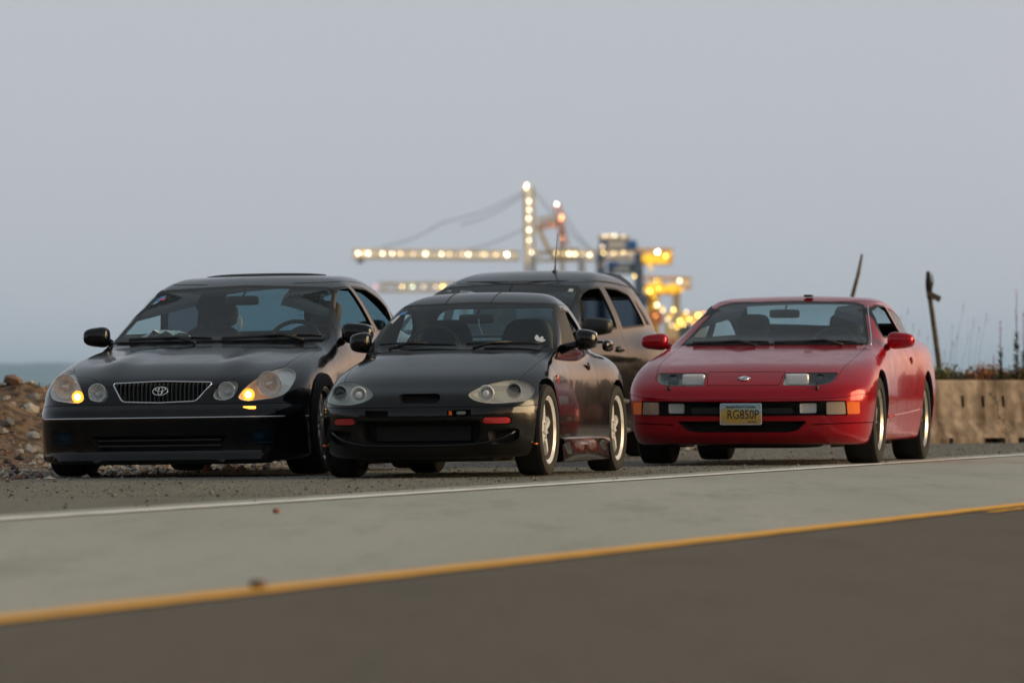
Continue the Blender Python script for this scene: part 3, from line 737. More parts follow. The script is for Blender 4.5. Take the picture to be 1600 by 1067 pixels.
# ================================================================== the small black roadster in front
pc = dict(gz=.71, w=.695, sweep=.14, sp=2.4, rsweep=.12, kc=.34, ks=.17, kj=.04, cw=.24, cr=.1, fw=.45, fr=.5, ka=.06, kr=.09, rc=.10,
    T=[(-.8,.46),(-.64,.515),(-.56,.56),(-.45,.605),(-.25,.665),(0,.722),(.25,.775),(.42,.80),(.8,.815),(1.5,.82),(2.1,.80),(2.5,.765),(2.7,.72)],
    crown=[(-.8,.02),(-.35,.035),(0,.03),(.5,.035),(2.6,.04)],
    W=[(-.7,.69),(-.3,.705),(0,.715),(.35,.688),(.9,.67),(1.5,.685),(2.05,.715),(2.4,.70),(2.7,.66)],
    S=[(.08,.05),(.16,.02),(.25,.002),(.32,.0),(.4,.003),(.5,.010),(.6,.020),(.7,.036),(.8,.062),(.9,.11)],
    F=[(.08,-.50),(.13,-.575),(.19,-.60),(.26,-.615),(.34,-.635),(.42,-.64),(.455,-.625),(.50,-.60),(.56,-.51),(.62,-.42),(.7,-.2)],
    R=[(.1,2.5),(.3,2.62),(.5,2.66),(.7,2.64),(.9,2.6)],
    B=[(-.7,.105),(-.3,.12),(.3,.13),(1.8,.13),(2.6,.2)],
    WS=[(.6,.12),(.78,.40),(.9,.60),(1.0,.78),(1.08,.95),(1.2,1.25)],
    RF=[(.6,1.10),(.9,1.142),(1.1,1.168),(1.3,1.174),(1.5,1.150),(1.7,1.06),(1.9,.95),(2.1,.80)],
    RW=[(.75,2.1),(.9,1.95),(1.1,1.66),(1.2,1.5)],
    G=[(.6,.54),(.70,.595),(.78,.628),(.9,.598),(1.0,.555),(1.08,.515),(1.15,.46)],
    TP=[(0,0),(1.1,0),(1.5,.03),(2.1,.12)])
C = Car(car_sdf(pc), (-.85, -.95, .0), (.85, 2.85, 1.30), -.437, 35.56, 13.0, .7, -.008, 'black_roadster', M['paint_C'])
tag(C.root, 'small black hardtop roadster with white wheels and round-eyed headlights, front centre', 'car')
def pill(x0, x1, z0, z1, n=8):
    r = (z1 - z0) / 2; zc = (z0 + z1) / 2; p = []
    for i in range(n + 1): a = -math.pi / 2 + math.pi * i / n; p.append((x1 - r + r * math.cos(a), zc + r * math.sin(a)))
    for i in range(n + 1): a = math.pi / 2 + math.pi * i / n; p.append((x0 + r + r * math.cos(a), zc + r * math.sin(a)))
    return p
def mk_C(c):
    P = c.paint; rt = c.root
    ws = rnd([(-.628,.768),(0,.776),(.628,.768),(.524,1.070),(.47,1.090),(0,1.104),(-.47,1.090),(-.524,1.070)], .025)
    c.window(ws, 'y', -.2, 1.2, M['glass'], 'windshield', .014)
    c.window(rnd([(-.45,.85),(.45,.85),(.51,.89),(.44,1.04),(.36,1.085),(-.36,1.085),(-.44,1.04),(-.51,.89)], .05), 'y', 1.25, 2.6, M['glass'], 'rear_window', .016)
    for sg in (-1, 1):
        lo, hi = sorted((sg * .25, sg * 1.2))
        c.window(rnd([(.66,.80),(.93,1.015),(1.02,1.050),(1.36,1.045),(1.50,.96),(1.56,.80)], .03), 'x', lo, hi, M['glass_side'], 'side_window', .012, is_open=sg > 0)
    common(c, 2.06, .283, .185, .208, M['white_rim'], 'five', .605, ((.315, .290), (.31, .29)), .70, .08)
    hl = [(.300,.507),(.345,.548),(.43,.580),(.53,.596),(.61,.576),(.655,.527),(.645,.474),(.58,.455),(.45,.449),(.35,.468)]
    for sg in (-1, 1):
        p = cat([(sg * a, b) for a, b in hl], 5)
        h = c.bowl(p, .04, M['milky'], 'headlight', rt, .9, .016)
        c.lens(p, 'y', -1.3, .1, M['haze_lens'], 'headlight_lens', parent=h)
        for (cx, cz, r, mm) in ((.555, .528, .050, M['grey_bowl']), (.405, .514, .052, M['reflector'])):
            y = c.sy(sg * cx, cz) + .030
            b = MB(); b.lathe([(-.012, r), (-.016, r - .006), (.0, r - .014), (.03, r * .5), (.036, .0005)], (sg * cx, y, cz), 32, ax='y'); b.build('lamp_bowl', mm, h, True, ang=50)
            b = MB(); b.supe((sg * cx, y - .004, cz), (r * .62, .014, r * .62) if cx > .5 else (r * .42, .02, r * .42), .9, .9)
            b.build('projector', M['bulblens'] if cx > .5 else M['reflector'], h, True)
        c.cut(prism(p, 'y', -1.3, .1))
        mp = pill(*sorted((sg * .400, sg * .565)), .322, .372)
        c.finish(boolean(c.base, prism(offset(mp, -.006), 'y', -1.3, .2), 'INTERSECT'), 'red_marker', [M['red_lens']])
        c.cut(prism(mp, 'y', -1.3, .2))
        sp = rnd([(sg * .185,.375),(sg * .185,.412),(sg * .335,.415),(sg * .335,.375)], .004)
        bw = c.bowl(sp, .05, M['dark'], 'indicator_slot', rt, .9, .02)
        if sg == 1:
            b = MB(); b.box((.205, c.sy(.205, .395) + .02, .395), (.018, .01, .026)); b.build('amber_reflector', M['amber'], bw)
            b = MB(); b.supe((.27, c.sy(.27, .395) + .03, .395), (.03, .01, .012), .5, .5); b.build('indicator_bulb', M['grey_bowl'], bw, True)
        c.cut(prism(sp, 'y', -1.3, .2))
        cp = rnd([(sg * .43,.285),(sg * .60,.30),(sg * .60,.235),(sg * .52,.195),(sg * .44,.20)], .03)
        c.bowl(cp, .06, M['dark'], 'corner_intake', rt, .85, .015); c.cut(prism(cp, 'y', -1.3, .2))
        b = MB(); y = c.sy(sg * .655, .2)
        b.supe((sg * .672, -.30, .20), (.012, .03, .006), .6, .6); b.build('side_marker', M['amber'], rt, True)
    mouth = rnd([(-.395,.352),(.395,.352),(.40,.25),(.36,.205),(-.36,.205),(-.40,.25)], .03)
    bw = c.bowl(mouth, .14, M['dark'], 'front_intake', rt, .92, .02); c.cut(prism(mouth, 'y', -1.3, -.2))
    b = MB(); b.box((0, -.46, .27), (.6, .01, .09)); b.build('radiator', M['dark'], bw)
    b = MB(); pts = [(x, c.sy(x, .195 + .10 * abs(x / .60)**5) - .006, .195 + .10 * abs(x / .60)**5) for x in [(-.58 + 1.16 * i / 40) for i in range(41)]]
    b.tube(pts, .009, 8); b.build('splitter_ridge', P, rt, True)
    gp = pill(-.135, .135, .455, .516)
    gb = c.bowl(gp, .06, M['dark'], 'grille', rt, .9, .02); c.cut(prism(gp, 'y', -1.3, 0))
    c.panel([(-1.4,.02),(-1.4,.436),(-.60,.434),(-.40,.436),(-.05,.452),(-.05,.02)], 'x', -1.2, 1.2, 'front_bumper')
    c.panel([(-.555,-.30),(-.50,-.40),(-.38,-.515),(-.26,-.570),(.26,-.570),(.38,-.515),(.50,-.40),(.555,-.30),(.585,0),(.59,.30),(.60,.50),(.3,.42),(0,.395),(-.3,.42),(-.60,.50),(-.59,.30),(-.585,0)], 'z', .50, .95, 'hood')
    for sg in (-1, 1):
        lo, hi = sorted((sg * .25, sg * 1.2))
        c.panel(rnd([(.47,.19),(.45,.55),(.50,.79),(.62,.835),(.90,1.055),(1.02,1.085),(1.38,1.080),(1.54,.98),(1.61,.79),(1.50,.45),(1.44,.19)], .03), 'x', lo, hi, 'door')
        side_mirror(c, (.80 if sg > 0 else -.672, .62, .848), (.070, .085, .064), P, sg, e=.8)
        handle(c, 1.38, .665, sg, 'flap', P)
        b = MB(); yy = .36; b.supe((c.sx(yy, .60, sg), yy, .60), (.008, .022, .026), .7, .7); b.build('side_repeater', M['red_lens'], rt, True)
        # side skirt
        b = MB(); V = []; F = []
        ys = [.34 + 1.36 * i / 10 for i in range(11)]
        for yy in ys:
            k = ((yy - 1.02) / .68); o = .018 + .03 * k * k
            for (dz, dx) in ((.235, .0), (.222, o * .8), (.20, o * .9), (.185, .026), (.12, .028 + o * .1), (.085, .022 + o * .25), (.075, -.02)): V.append((sg * (.672 + dx), yy, dz))
        for i in range(10):
            for k in range(6): F.append((i * 7 + k, i * 7 + k + 1, (i + 1) * 7 + k + 1, (i + 1) * 7 + k))
        F.append(tuple(range(7))); F.append(tuple(70 + k for k in range(7)))
        b.add(V, F); b.build('side_skirt', P, rt, True, ang=28)
    tp = pill(-.62, .62, .50, .60)
    c.finish(boolean(c.base, prism(tp, 'y', 2.2, 3), 'INTERSECT'), 'tail_light', [M['red_lens']]); c.cut(prism(tp, 'y', 2.2, 3))
    # hardtop panel joints
    c.cut(prism([(-.6,1.005),(.6,1.005),(.6,1.009),(-.6,1.009)], 'z', 1.09, 1.5))
    c.finish(c.body, 'body', [P, M['dark']])
    for sg in (-1,): 
        b = MB(); b.tube([(.09, y, c.sz(.09, y) + .001) for y in [.98 + .02 * i for i in range(34)]], .003, 4); b.build('roof_joint', M['rubber'], rt)
        b = MB(); b.tube([(-.21, y, c.sz(-.21, y) + .001) for y in [.98 + .02 * i for i in range(34)]], .003, 4); b.build('roof_joint', M['rubber'], rt)
    b = MB(); b.supe((0, 2.22, .850), (.60, .075, .014), .6, .5)
    b.build('rear_spoiler', P, rt, True)
    for sg in (-1, 1):
        b = MB(); b.supe((sg * .60, 2.20, .825), (.030, .10, .040), .8, .8); b.build('spoiler_mount', P, rt, True)
    dash(c, .50, .84, .80, .54, -.28); steering(c, -.28, .92, .79, .175)
    for x in (-.27, .27): seat(c, x, 1.26, .34, .70, .19, head=False)
    b = MB(); b.supe((0, 1.62, .72), (.52, .12, .12), .4, .4); b.build('rear_bulkhead', M['cabin'], rt, True)
    m_ = inner_mirror(c, -.0, .98, .995, .115, .03)
    b = MB(); b.tube([(.02, .955, .995), (.025, .95, .95), (.045, .95, .895)], .003, 4); b.build('mirror_cord', M['white'], m_)
    cowl(c, .54, .40, .26); wiper(c, -.52, .52, .0, .43); wiper(c, .06, .43, .52, .52)
    b = MB(); b.box((0, 1.2, .2), (1.1, 1.9, .06)); b.box((0, .26, .45), (1.0, .04, .5)); b.build('cabin_floor', M['cabin'], rt)
    b = MB(); b.box((0, -.2, .12), (.9, .5, .05), bev=.02); b.build('undertray', M['dark'], rt)
    # stickers
    c.patch([(-.50,1.010),(-.455,1.028),(-.44,1.048),(-.475,1.040)], M['blue_sticker'], 'windshield_sticker')
    c.patch([(-.525,.975),(-.505,.968),(-.478,1.02),(-.495,1.018)], M['white'], 'windshield_sticker')
    bird = [(150,520),(165,440),(205,448),(250,500),(275,522),(310,480),(370,505),(340,530),(385,552),(440,578),(380,622),(300,628),(230,590),(185,560)]
    c.patch([(.470 + (a - 150) / 290 * .074, .880 - (b_ - 440) / 185 * .046) for a, b_ in bird], M['white'], 'bird_decal')
mk_C(C)

# ================================================================== the large black sedan
pl = dict(gz=.74, w=.89, sweep=.13, sp=2.6, rsweep=.12, kc=.30, ks=.16, kj=.05, cw=.22, cr=.18, fw=.42, fr=.4, ka=.07, kr=.09, rc=.050,
    T=[(-1.0,.50),(-.82,.60),(-.74,.638),(-.6,.680),(-.35,.735),(0,.795),(.35,.845),(.6,.872),(1.0,.93),(2.2,.95),(3.0,.965),(3.6,.955),(3.9,.90)],
    crown=[(-1,.03),(-.4,.05),(.4,.04),(1,.03),(3.8,.03)],
    W=[(-.95,.86),(-.5,.885),(0,.905),(.45,.892),(1.2,.885),(2.2,.89),(2.8,.905),(3.2,.89),(3.9,.84)],
    S=[(.05,.0),(.12,.0),(.25,.0),(.4,.002),(.55,.010),(.7,.027),(.82,.050),(.95,.10)],
    F=[(.03,-.83),(.08,-.845),(.12,-.825),(.17,-.815),(.25,-.825),(.33,-.845),(.375,-.855),(.42,-.84),(.47,-.79),(.55,-.755),(.62,-.70),(.7,-.58)],
    R=[(.1,3.7),(.3,3.82),(.5,3.86),(.8,3.84),(.95,3.8)],
    B=[(-.9,.075),(-.5,.10),(.3,.13),(2.6,.13),(3.8,.22)],
    WS=[(.7,.20),(.86,.55),(1.0,.84),(1.12,1.09),(1.24,1.34),(1.34,1.58)],
    RF=[(1.2,1.27),(1.4,1.300),(1.7,1.338),(2.0,1.350),(2.4,1.330),(2.8,1.270),(3.1,1.16),(3.4,1.02)],
    RW=[(.85,3.5),(1.0,3.25),(1.2,2.85),(1.35,2.5)],
    G=[(.8,.80),(.88,.785),(1.0,.75),(1.1,.72),(1.2,.68),(1.3,.625)],
    TP=[(0,0),(2.0,0),(2.6,.03),(3.4,.13)])
pl['top'] = lambda ax, y: .018 * np.exp(-((ax - .40) / .10)**2) * np.clip((.4 - y) / .6, 0, 1) * np.clip((y + 1.0) / .3, 0, 1) + .012 * (ax < .4) * 0
L = Car(car_sdf(pl), (-1.1, -1.15, -.08), (1.1, 4.1, 1.45), -2.094, 37.35, 12.5, .8, -.026, 'black_sedan', M['paint_L'])
tag(L.root, 'large black four-door sedan with chrome-edged grille and lit amber lamps, at the left', 'car')
def mk_L(c):
    P = c.paint; rt = c.root
    ws = rnd([(-.755,.872),(0,.878),(.755,.872),(.630,1.215),(.58,1.248),(0,1.272),(-.58,1.248),(-.630,1.215)], .03)
    c.window(ws, 'y', -.2, 1.75, M['glass'], 'windshield', .020)
    c.window(rnd([(-.50,2.62),(0,2.54),(.50,2.62),(.66,3.26),(0,3.36),(-.66,3.26)], .05), 'z', .7, 1.6, M['glass_rear'], 'rear_window', .02)
    for sg in (-1, 1):
        lo, hi = sorted((sg * .3, sg * 1.2))
        c.window(rnd([(.96,.925),(1.08,1.06),(1.26,1.19),(1.44,1.245),(1.66,1.262),(1.96,.945)], .05), 'x', lo, hi, M['glass_side'], 'side_window', .016, is_open=sg > 0)
        c.window(rnd([(1.73,1.262),(2.10,1.255),(2.45,1.195),(2.64,1.13),(2.72,.96),(2.03,.945)], .04), 'x', lo, hi, M['glass_dark'], 'side_window', .016, is_open=sg > 0)
        c.window(rnd([(2.71,1.098),(2.84,1.045),(2.98,.965),(2.79,.962)], .02), 'x', lo, hi, M['glass_dark'], 'quarter_window', .012)
    common(c, 2.8, .33, .235, .235, M['silver'], 'ten', .80, ((.345, .305), (.35, .33)), .90, .15)
    ol = [(.515,.500),(.530,.540),(.575,.600),(.635,.655),(.70,.690),(.765,.685),(.812,.630),(.805,.550),(.755,.503),(.65,.484),(.56,.480)]
    il = [(.375,.505),(.385,.555),(.430,.600),(.480,.612),(.520,.590),(.522,.545),(.495,.500),(.43,.484)]
    for sg in (-1, 1):
        p = cat([(sg * a, b) for a, b in ol], 4); q = cat([(sg * a - sg * .022, b) for a, b in il], 4)
        h = c.bowl(p, .045, M['reflector'], 'headlight', rt, .92, .012); c.lens(p, 'y', -1.3, .3, M['lens'], 'headlight_lens', parent=h)
        y = c.sy(sg * .675, .585) + .05
        fluted(M['facet'], (sg * .685, y - .028, .588), .078, .05, 26, h)
        b = MB(); b.supe((sg * .685, y - .016, .588), (.026, .02, .013), .8, .8); b.build('bulb_cap', M['milky'], h, True)
        yb = c.sy(sg * .578, .522) + .022
        b = MB(); b.supe((sg * .572, yb, .520), (.022, .012, .022), 1, 1); b.build('lit_turn_signal', M['lit'], h, True)
        b = MB(); b.supe((sg * .572, yb + .008, .520), (.040, .010, .040), 1, 1); b.build('amber_bulb_glow', M['lit_amber'], h, True)
        c.cut(prism(p, 'y', -1.3, .3))
        h2 = c.bowl(q, .06, M['reflector'], 'inner_headlight', rt, .8, .012); c.lens(q, 'y', -1.3, .0, M['lens'], 'inner_headlight_lens', parent=h2)
        y = c.sy(sg * .43, .545) + .04
        fluted(M['facet'], (sg * .432, y - .022, .545), .056, .04, 18, h2)
        b = MB(); b.supe((sg * .432, y - .012, .535), (.016, .02, .014), .9, .9); b.build('bulb_cap', M['white_rim'], h2, True)
        c.cut(prism(q, 'y', -1.3, .0))
        fp = rnd([(sg * .575,.210),(sg * .575,.298),(sg * .745,.302),(sg * .735,.212)], .012)
        fb = c.bowl(fp, .05, M['grey_bowl'], 'fog_light', rt, .8, .012); c.lens(fp, 'y', -1.3, .3, M['fogglass'], 'fog_light_lens', parent=fb)
        b = MB(); y = c.sy(sg * .65, .255) + .035; b.supe((sg * .65, y, .255), (.03, .01, .018), .5, .5); b.build('fog_bulb', M['milky'], fb, True)
        c.cut(prism(fp, 'y', -1.3, .3))
    b = MB(); y = c.sy(.60, .437); b.supe((.60, y, .437), (.042, .008, .009), .3, .3); b.build('side_glow_marker', M['lit_small'], rt, True)
    gp = rnd([(-.335,.602),(0,.612),(.335,.602),(.245,.482),(0,.474),(-.245,.482)], .022)
    gb = c.bowl(gp, .07, M['dark'], 'grille', rt, .94, .02); c.cut(prism(gp, 'y', -1.3, 0))
    n = len(gp); b = MB(); pts = [Vector((x, c.sy(x, z) - .002, z)) for x, z in gp]; pts.append(pts[0]); b.tube(pts, .0058, 6, cap=False); b.build('grille_surround', M['chrome'], gb, True)
    for i in range(22):
        x = -.30 + .60 * i / 21; zt = .600; zl = .483 + max(0, abs(x) - .245) / .09 * .11
        b = MB(); b.box((x, c.sy(x, .54) + .035, (zt + zl) / 2), (.007, .035, zt - zl)); b.build('grille_bar', M['grey_plastic'], gb)
    # oval badge
    zc = .545; y = c.sy(0, zc) + .004; nn = c.nrm((0, c.sy(0, zc), zc)); u = Vector((1, 0, 0)); v = (u.cross(nn) * -1).normalized(); o = Vector((0, y, zc)) + nn * .008
    b = MB(); b.ring(o, u, v, .050, .034, .0038, 48, 6); b.ring(o + nn * .002, u, v, .014, .031, .0034, 40, 6); b.ring(o + v * .013 + nn * .002, u, v, .034, .016, .0034, 40, 6); b.build('badge', M['chrome'], rt, True)
    # bumper groove with bright strip, lower intake, lip
    b = MB(); pts = []
    for i in range(61):
        x = -.885 + 1.77 * i / 60
        if abs(x) < .80: pts.append((x, c.sy(x, .378) - .003, .378))
    sidep = lambda sg: [(c.sx(yy, .378, sg) + .002 * sg, yy, .378) for yy in (-.42, -.40, -.38)]
    b.tube(list(reversed(sidep(-1))) + pts + sidep(1), .0048, 6); b.build('bumper_trim', M['chrome'], rt, True)
    mouth = rnd([(-.46,.262),(.46,.262),(.42,.165),(-.42,.165)], .02)
    bw = c.bowl(mouth, .12, M['dark'], 'lower_intake', rt, .93, .02); c.cut(prism(mouth, 'y', -1.3, -.3))
    for k in range(2):
        b = MB(); b.box((0, -.78, .20 + .035 * k), (.82, .012, .006)); b.build('intake_bar', M['grey_plastic'], bw)
    c.panel([(-1.4,-.05),(-1.4,.468),(-.80,.468),(-.62,.463),(-.40,.440),(-.33,.40),(-.33,-.05)], 'x', -1.2, 1.2, 'front_bumper')
    c.panel(rnd([(-.50,-.60),(-.42,-.68),(-.36,-.71),(.36,-.71),(.42,-.68),(.50,-.60),(.64,-.52),(.715,-.30),(.73,.2),(.745,.70),(0,.565),(-.745,.70),(-.73,.2),(-.715,-.30),(-.64,-.52)], .03), 'z', .5, 1.1, 'hood')
    for sg in (-1, 1):
        lo, hi = sorted((sg * .3, sg * 1.2))
        c.panel(rnd([(.60,.20),(.60,.78),(.86,.92),(1.02,1.075),(1.22,1.215),(1.42,1.275),(1.69,1.296),(2.00,.94),(2.02,.20)], .03), 'x', lo, hi, 'front_door')
        c.panel(rnd([(2.03,.20),(2.015,.95),(1.705,1.296),(2.12,1.288),(2.50,1.215),(2.86,1.065),(3.02,.955),(2.72,.60),(2.45,.42),(2.42,.20)], .03), 'x', lo, hi, 'rear_door')
        side_mirror(c, (.925 if sg > 0 else -.885, .82, .925), (.105 if sg > 0 else .088, .085, .066), P, sg)
        handle(c, 1.82, .80, sg, 'bar', P); handle(c, 2.72, .82, sg, 'bar', P)
    tp = rnd([(-.80,.62),(.80,.62),(.80,.80),(-.80,.80)], .03)
    c.finish(boolean(c.base, prism(tp, 'y', 3.3, 4.2), 'INTERSECT'), 'tail_light', [M['red_lens']]); c.cut(prism(tp, 'y', 3.3, 4.2))
    c.finish(c.body, 'body', [P, M['dark']])
    # sunroof deflector, drip rails
    b = MB(); n = 20; V = []
    for i in range(n + 1):
        x = -.42 + .84 * i / n; yf = 1.80 + .10 * (x / .42)**2
        for (dy, dz) in ((0, .003), (.02, .012), (.05, .014), (.05, .0)): V.append((x, yf + dy, c.sz(x, yf + dy) + dz * (1 - abs(x / .42)**6 * .6)))
    b.add(V, [(i * 4 + k, i * 4 + k + 1, (i + 1) * 4 + k + 1, (i + 1) * 4 + k) for i in range(n) for k in range(3)]); b.build('sunroof_deflector', M['plastic'], rt, True, ang=40)
    dash(c, .78, 1.22, .875, .70, .36); steering(c, .36, 1.28, .85, .185)
    for x in (-.37, .37): seat(c, x, 1.85, .42, .62, .25)
    b = MB(); b.supe((0, 2.75, .72), (.68, .12, .26), .4, .4); b.build('rear_seat', M['seat'], rt, True)
    m_ = inner_mirror(c, -.01, 1.32, 1.165, .12, .032)
    b = MB(); b.tube([(-.03, 1.31, 1.14), (-.03, 1.31, 1.05)], .002, 4); b.supe((-.025, 1.31, 1.015), (.018, .006, .05), .9, .9); b.build('hanging_air_freshener', M['milky'], m_, True)
    cowl(c, .72, .60, .24); wiper(c, .70, .72, .05, .58); wiper(c, -.02, .58, -.62, .68)
    b = MB(); b.box((0, 2.1, .22), (1.45, 3.0, .06)); b.box((0, .36, .5), (1.3, .04, .55)); b.box((0, 3.1, .80), (1.3, .7, .05)); b.build('cabin_floor', M['cabin'], rt)
    b = MB(); b.box((0, -.25, .10), (1.1, .6, .05), bev=.02); b.box((.1, 1.2, .13), (.25, 1.6, .07), bev=.02); b.build('undertray', M['dark'], rt)
    c.patch([(-.605,1.165),(-.57,1.170),(-.545,1.205),(-.58,1.198)], M['blue_sticker'], 'windshield_sticker')
    c.patch([(-.58,1.170),(-.55,1.172),(-.54,1.188),(-.565,1.188)], M['pink_sticker'], 'windshield_sticker')
    strokes(c, .335, .555, 1.185, .030, 7, 1, 'window_lettering')
    for k in range(3): strokes(c, .44 + .03 * k, .56, 1.085 - .032 * k, .013, 9, k + 2, 'window_lettering')
    # crumpled paper on the dashboard
    b = MB(); random.seed(3); g = [[(-.58 + .32 * i / 7, .80 + .16 * j / 4 + .05 * (i / 7 - .5)**2, .905 + .04 * random.random() + .03 * math.sin(i * .45) ) for j in range(5)] for i in range(8)]
    b.add([p for r_ in g for p in r_], [(i * 5 + j, (i + 1) * 5 + j, (i + 1) * 5 + j + 1, i * 5 + j + 1) for i in range(7) for j in range(4)])
    o = b.build('paper', M['white'], None, False); o.matrix_world = rt.matrix_basis.copy()
    tag(o, 'crumpled white paper lying on the dashboard behind the sedan windshield', 'paper')
mk_L(L)

# ================================================================== the tall hatchback behind
pm = dict(gz=.86, w=.888, sweep=.13, sp=2.6, rsweep=.10, kc=.28, ks=.16, kj=.05, cw=.22, cr=.18, fw=.36, fr=.6, ka=.08, kr=.10, rc=.055,
    T=[(-1.0,.66),(-.82,.74),(-.6,.84),(-.3,.90),(0,.945),(.4,1.0),(.8,1.03),(2.0,1.06),(3.0,1.08),(3.5,1.06)],
    crown=[(-1,.03),(3.6,.03)],
    W=[(-.95,.86),(-.5,.885),(0,.905),(.45,.885),(1.2,.88),(2.0,.888),(2.6,.91),(3.0,.895),(3.6,.82)],
    S=[(.1,.04),(.2,.01),(.3,.0),(.45,-.002),(.6,.003),(.75,.015),(.9,.037),(1.02,.070)],
    F=[(.1,-.78),(.2,-.83),(.35,-.86),(.5,-.86),(.6,-.80),(.7,-.74),(.85,-.5)],
    R=[(.1,3.35),(.3,3.45),(.5,3.48),(.7,3.46),(.9,3.42),(1.1,3.38)],
    B=[(-.9,.17),(3.4,.22)],
    WS=[(.8,-.05),(1.0,.40),(1.2,.90),(1.35,1.25),(1.44,1.48),(1.55,1.8)],
    RF=[(1.2,1.49),(1.5,1.535),(1.8,1.570),(2.1,1.582),(2.5,1.57),(2.9,1.53),(3.3,1.46)],
    RW=[(.9,3.42),(1.1,3.36),(1.3,3.20),(1.45,3.02),(1.6,2.85)],
    G=[(.9,.83),(1.0,.81),(1.15,.775),(1.3,.72),(1.42,.665),(1.52,.60)],
    TP=[(0,0),(1.8,0),(2.6,.025),(3.3,.09)])
Mx = Car(car_sdf(pm), (-1.1, -1.15, .02), (1.1, 3.75, 1.7), -.52, 46.3, 20.0, 0.3, -.035, 'dark_hatchback', M['paint_M'])
tag(Mx.root, 'tall dark five-door hatchback with roof aerial and rear wing, parked behind the small roadster', 'car')
def mk_M(c):
    P = c.paint; rt = c.root
    c.window(rnd([(-.77,1.02),(0,1.03),(.77,1.02),(.635,1.405),(.58,1.440),(0,1.470),(-.58,1.440),(-.635,1.405)], .03), 'y', -.3, 1.75, M['glass'], 'windshield', .02)
    c.window(rnd([(-.62,1.06),(.62,1.06),(.56,1.36),(-.56,1.36)], .05), 'y', 2.5, 3.8, M['glass_dark'], 'rear_window', .02)
    for sg in (-1, 1):
        lo, hi = sorted((sg * .3, sg * 1.2))
        c.window(rnd([(.95,1.055),(1.15,1.235),(1.36,1.365),(1.60,1.425),(1.88,1.440),(1.97,1.075)], .05), 'x', lo, hi, M['glass_side'], 'side_window', .016, is_open=sg > 0)
        c.window(rnd([(1.99,1.440),(2.35,1.432),(2.64,1.385),(2.82,1.11),(2.09,1.08)], .04), 'x', lo, hi, M['glass_side'], 'side_window', .016, is_open=sg > 0)
        c.window(rnd([(2.72,1.340),(2.80,1.31),(3.02,1.125),(2.88,1.12)], .02), 'x', lo, hi, M['glass_dark'], 'quarter_window', .01)
    common(c, 2.6, .315, .205, .205, M['silver'], 'five', .77, ((.36, .325), (.36, .33)), .90, .1)
    c.panel([(-1.4,.05),(-1.4,.60),(-.60,.60),(-.36,.56),(-.30,.05)], 'x', -1.2, 1.2, 'front_bumper')
    c.panel(rnd([(-.60,-.55),(.60,-.55),(.70,-.2),(.74,.46),(0,.34),(-.74,.46),(-.70,-.2)], .03), 'z', .6, 1.2, 'hood')
    for sg in (-1, 1):
        p = rnd([(sg * .48,.62),(sg * .50,.74),(sg * .78,.80),(sg * .80,.66)], .03)
        h = c.bowl(p, .06, M['reflector'], 'headlight', rt, .8); c.lens(p, 'y', -1.3, .2, M['lens'], 'headlight_lens', parent=h); c.cut(prism(p, 'y', -1.3, .2))
        lo, hi = sorted((sg * .3, sg * 1.2))
        c.panel(rnd([(.55,.36),(.55,.92),(.80,1.05),(1.10,1.275),(1.32,1.405),(1.60,1.468),(1.925,1.478),(2.02,1.06),(2.02,.36)], .03), 'x', lo, hi, 'front_door')
        c.panel(rnd([(2.035,.36),(2.035,1.07),(1.945,1.478),(2.38,1.470),(2.72,1.40),(3.06,1.10),(2.75,.75),(2.48,.56),(2.40,.36)], .03), 'x', lo, hi, 'rear_door')
        side_mirror(c, (sg * 1.0, .86, 1.085), (.125, .09, .072), M['plastic'], sg)
        handle(c, 1.84, .90, sg, 'bar', P); handle(c, 2.84, .93, sg, 'bar', P)
        b = MB(); b.tube([(c.sx(yy, .47, sg) + .004 * sg, yy, .47) for yy in [.42 + i * .2 for i in range(9)]], [.012] + [.026] * 7 + [.008], 8); b.build('side_moulding', M['grey_plastic'], rt, True)
        b = MB(); b.tube([(c.sx(yy, .23, sg) - .01 * sg, yy, .23) for yy in [.42 + i * .2 for i in range(9)]], [.02] + [.045] * 7 + [.015], 8); b.build('sill_cladding', M['grey_plastic'], rt, True)
        tp = rnd([(2.95,.72),(3.10,1.02),(3.6,1.02),(3.6,.72)], .03)
        c.finish(boolean(c.base, prism(tp, 'x', lo, hi), 'INTERSECT'), 'tail_light', [M['red_lens']]); c.cut(prism(tp, 'x', lo, hi))
    c.finish(c.body, 'body', [P, M['dark']])
    # roof wing on two legs
    b = MB(); n = 16; V = []
    for i in range(n + 1):
        t = -1 + 2 * i / n; x = .51 * t; dz = -.17 * max(0, (abs(t) - .72) / .28)**1.6
        for (yy, zz) in ((2.90, 1.555), (2.97, 1.575), (3.22, 1.565), (3.22, 1.550), (2.97, 1.552)): V.append((x * (1 + .10 * max(0, (abs(t) - .72) / .28)), yy - dz * .5 * 0, zz + dz))
    b.add(V, [(i * 5 + k, i * 5 + (k + 1) % 5, (i + 1) * 5 + (k + 1) % 5, (i + 1) * 5 + k) for i in range(n) for k in range(5)]); b.build('rear_spoiler', M['plastic'], rt, True, ang=40)
    for sg in (-1, 1):
        b = MB(); pts = [(c.sx(yy, 1.485 - .06 * ((yy - 1.9) / 1.1)**2, sg), yy, 1.485 - .06 * ((yy - 1.9) / 1.1)**2) for yy in [1.45 + .1 * i for i in range(17)]]
        b.tube(pts, .005, 5); b.build('roof_seam_trim', M['rubber'], rt, True)
    b = MB(); p0 = (.22, 2.0, c.sz(.22, 2.0)); b.tube([p0, (.225, 2.0, p0[2] + .08), (.235, 2.03, p0[2] + .32)], [.009, .006, .003], 6); b.supe((.22, 2.0, p0[2]), (.02, .03, .014)); b.build('roof_aerial', M['plastic'], rt, True)
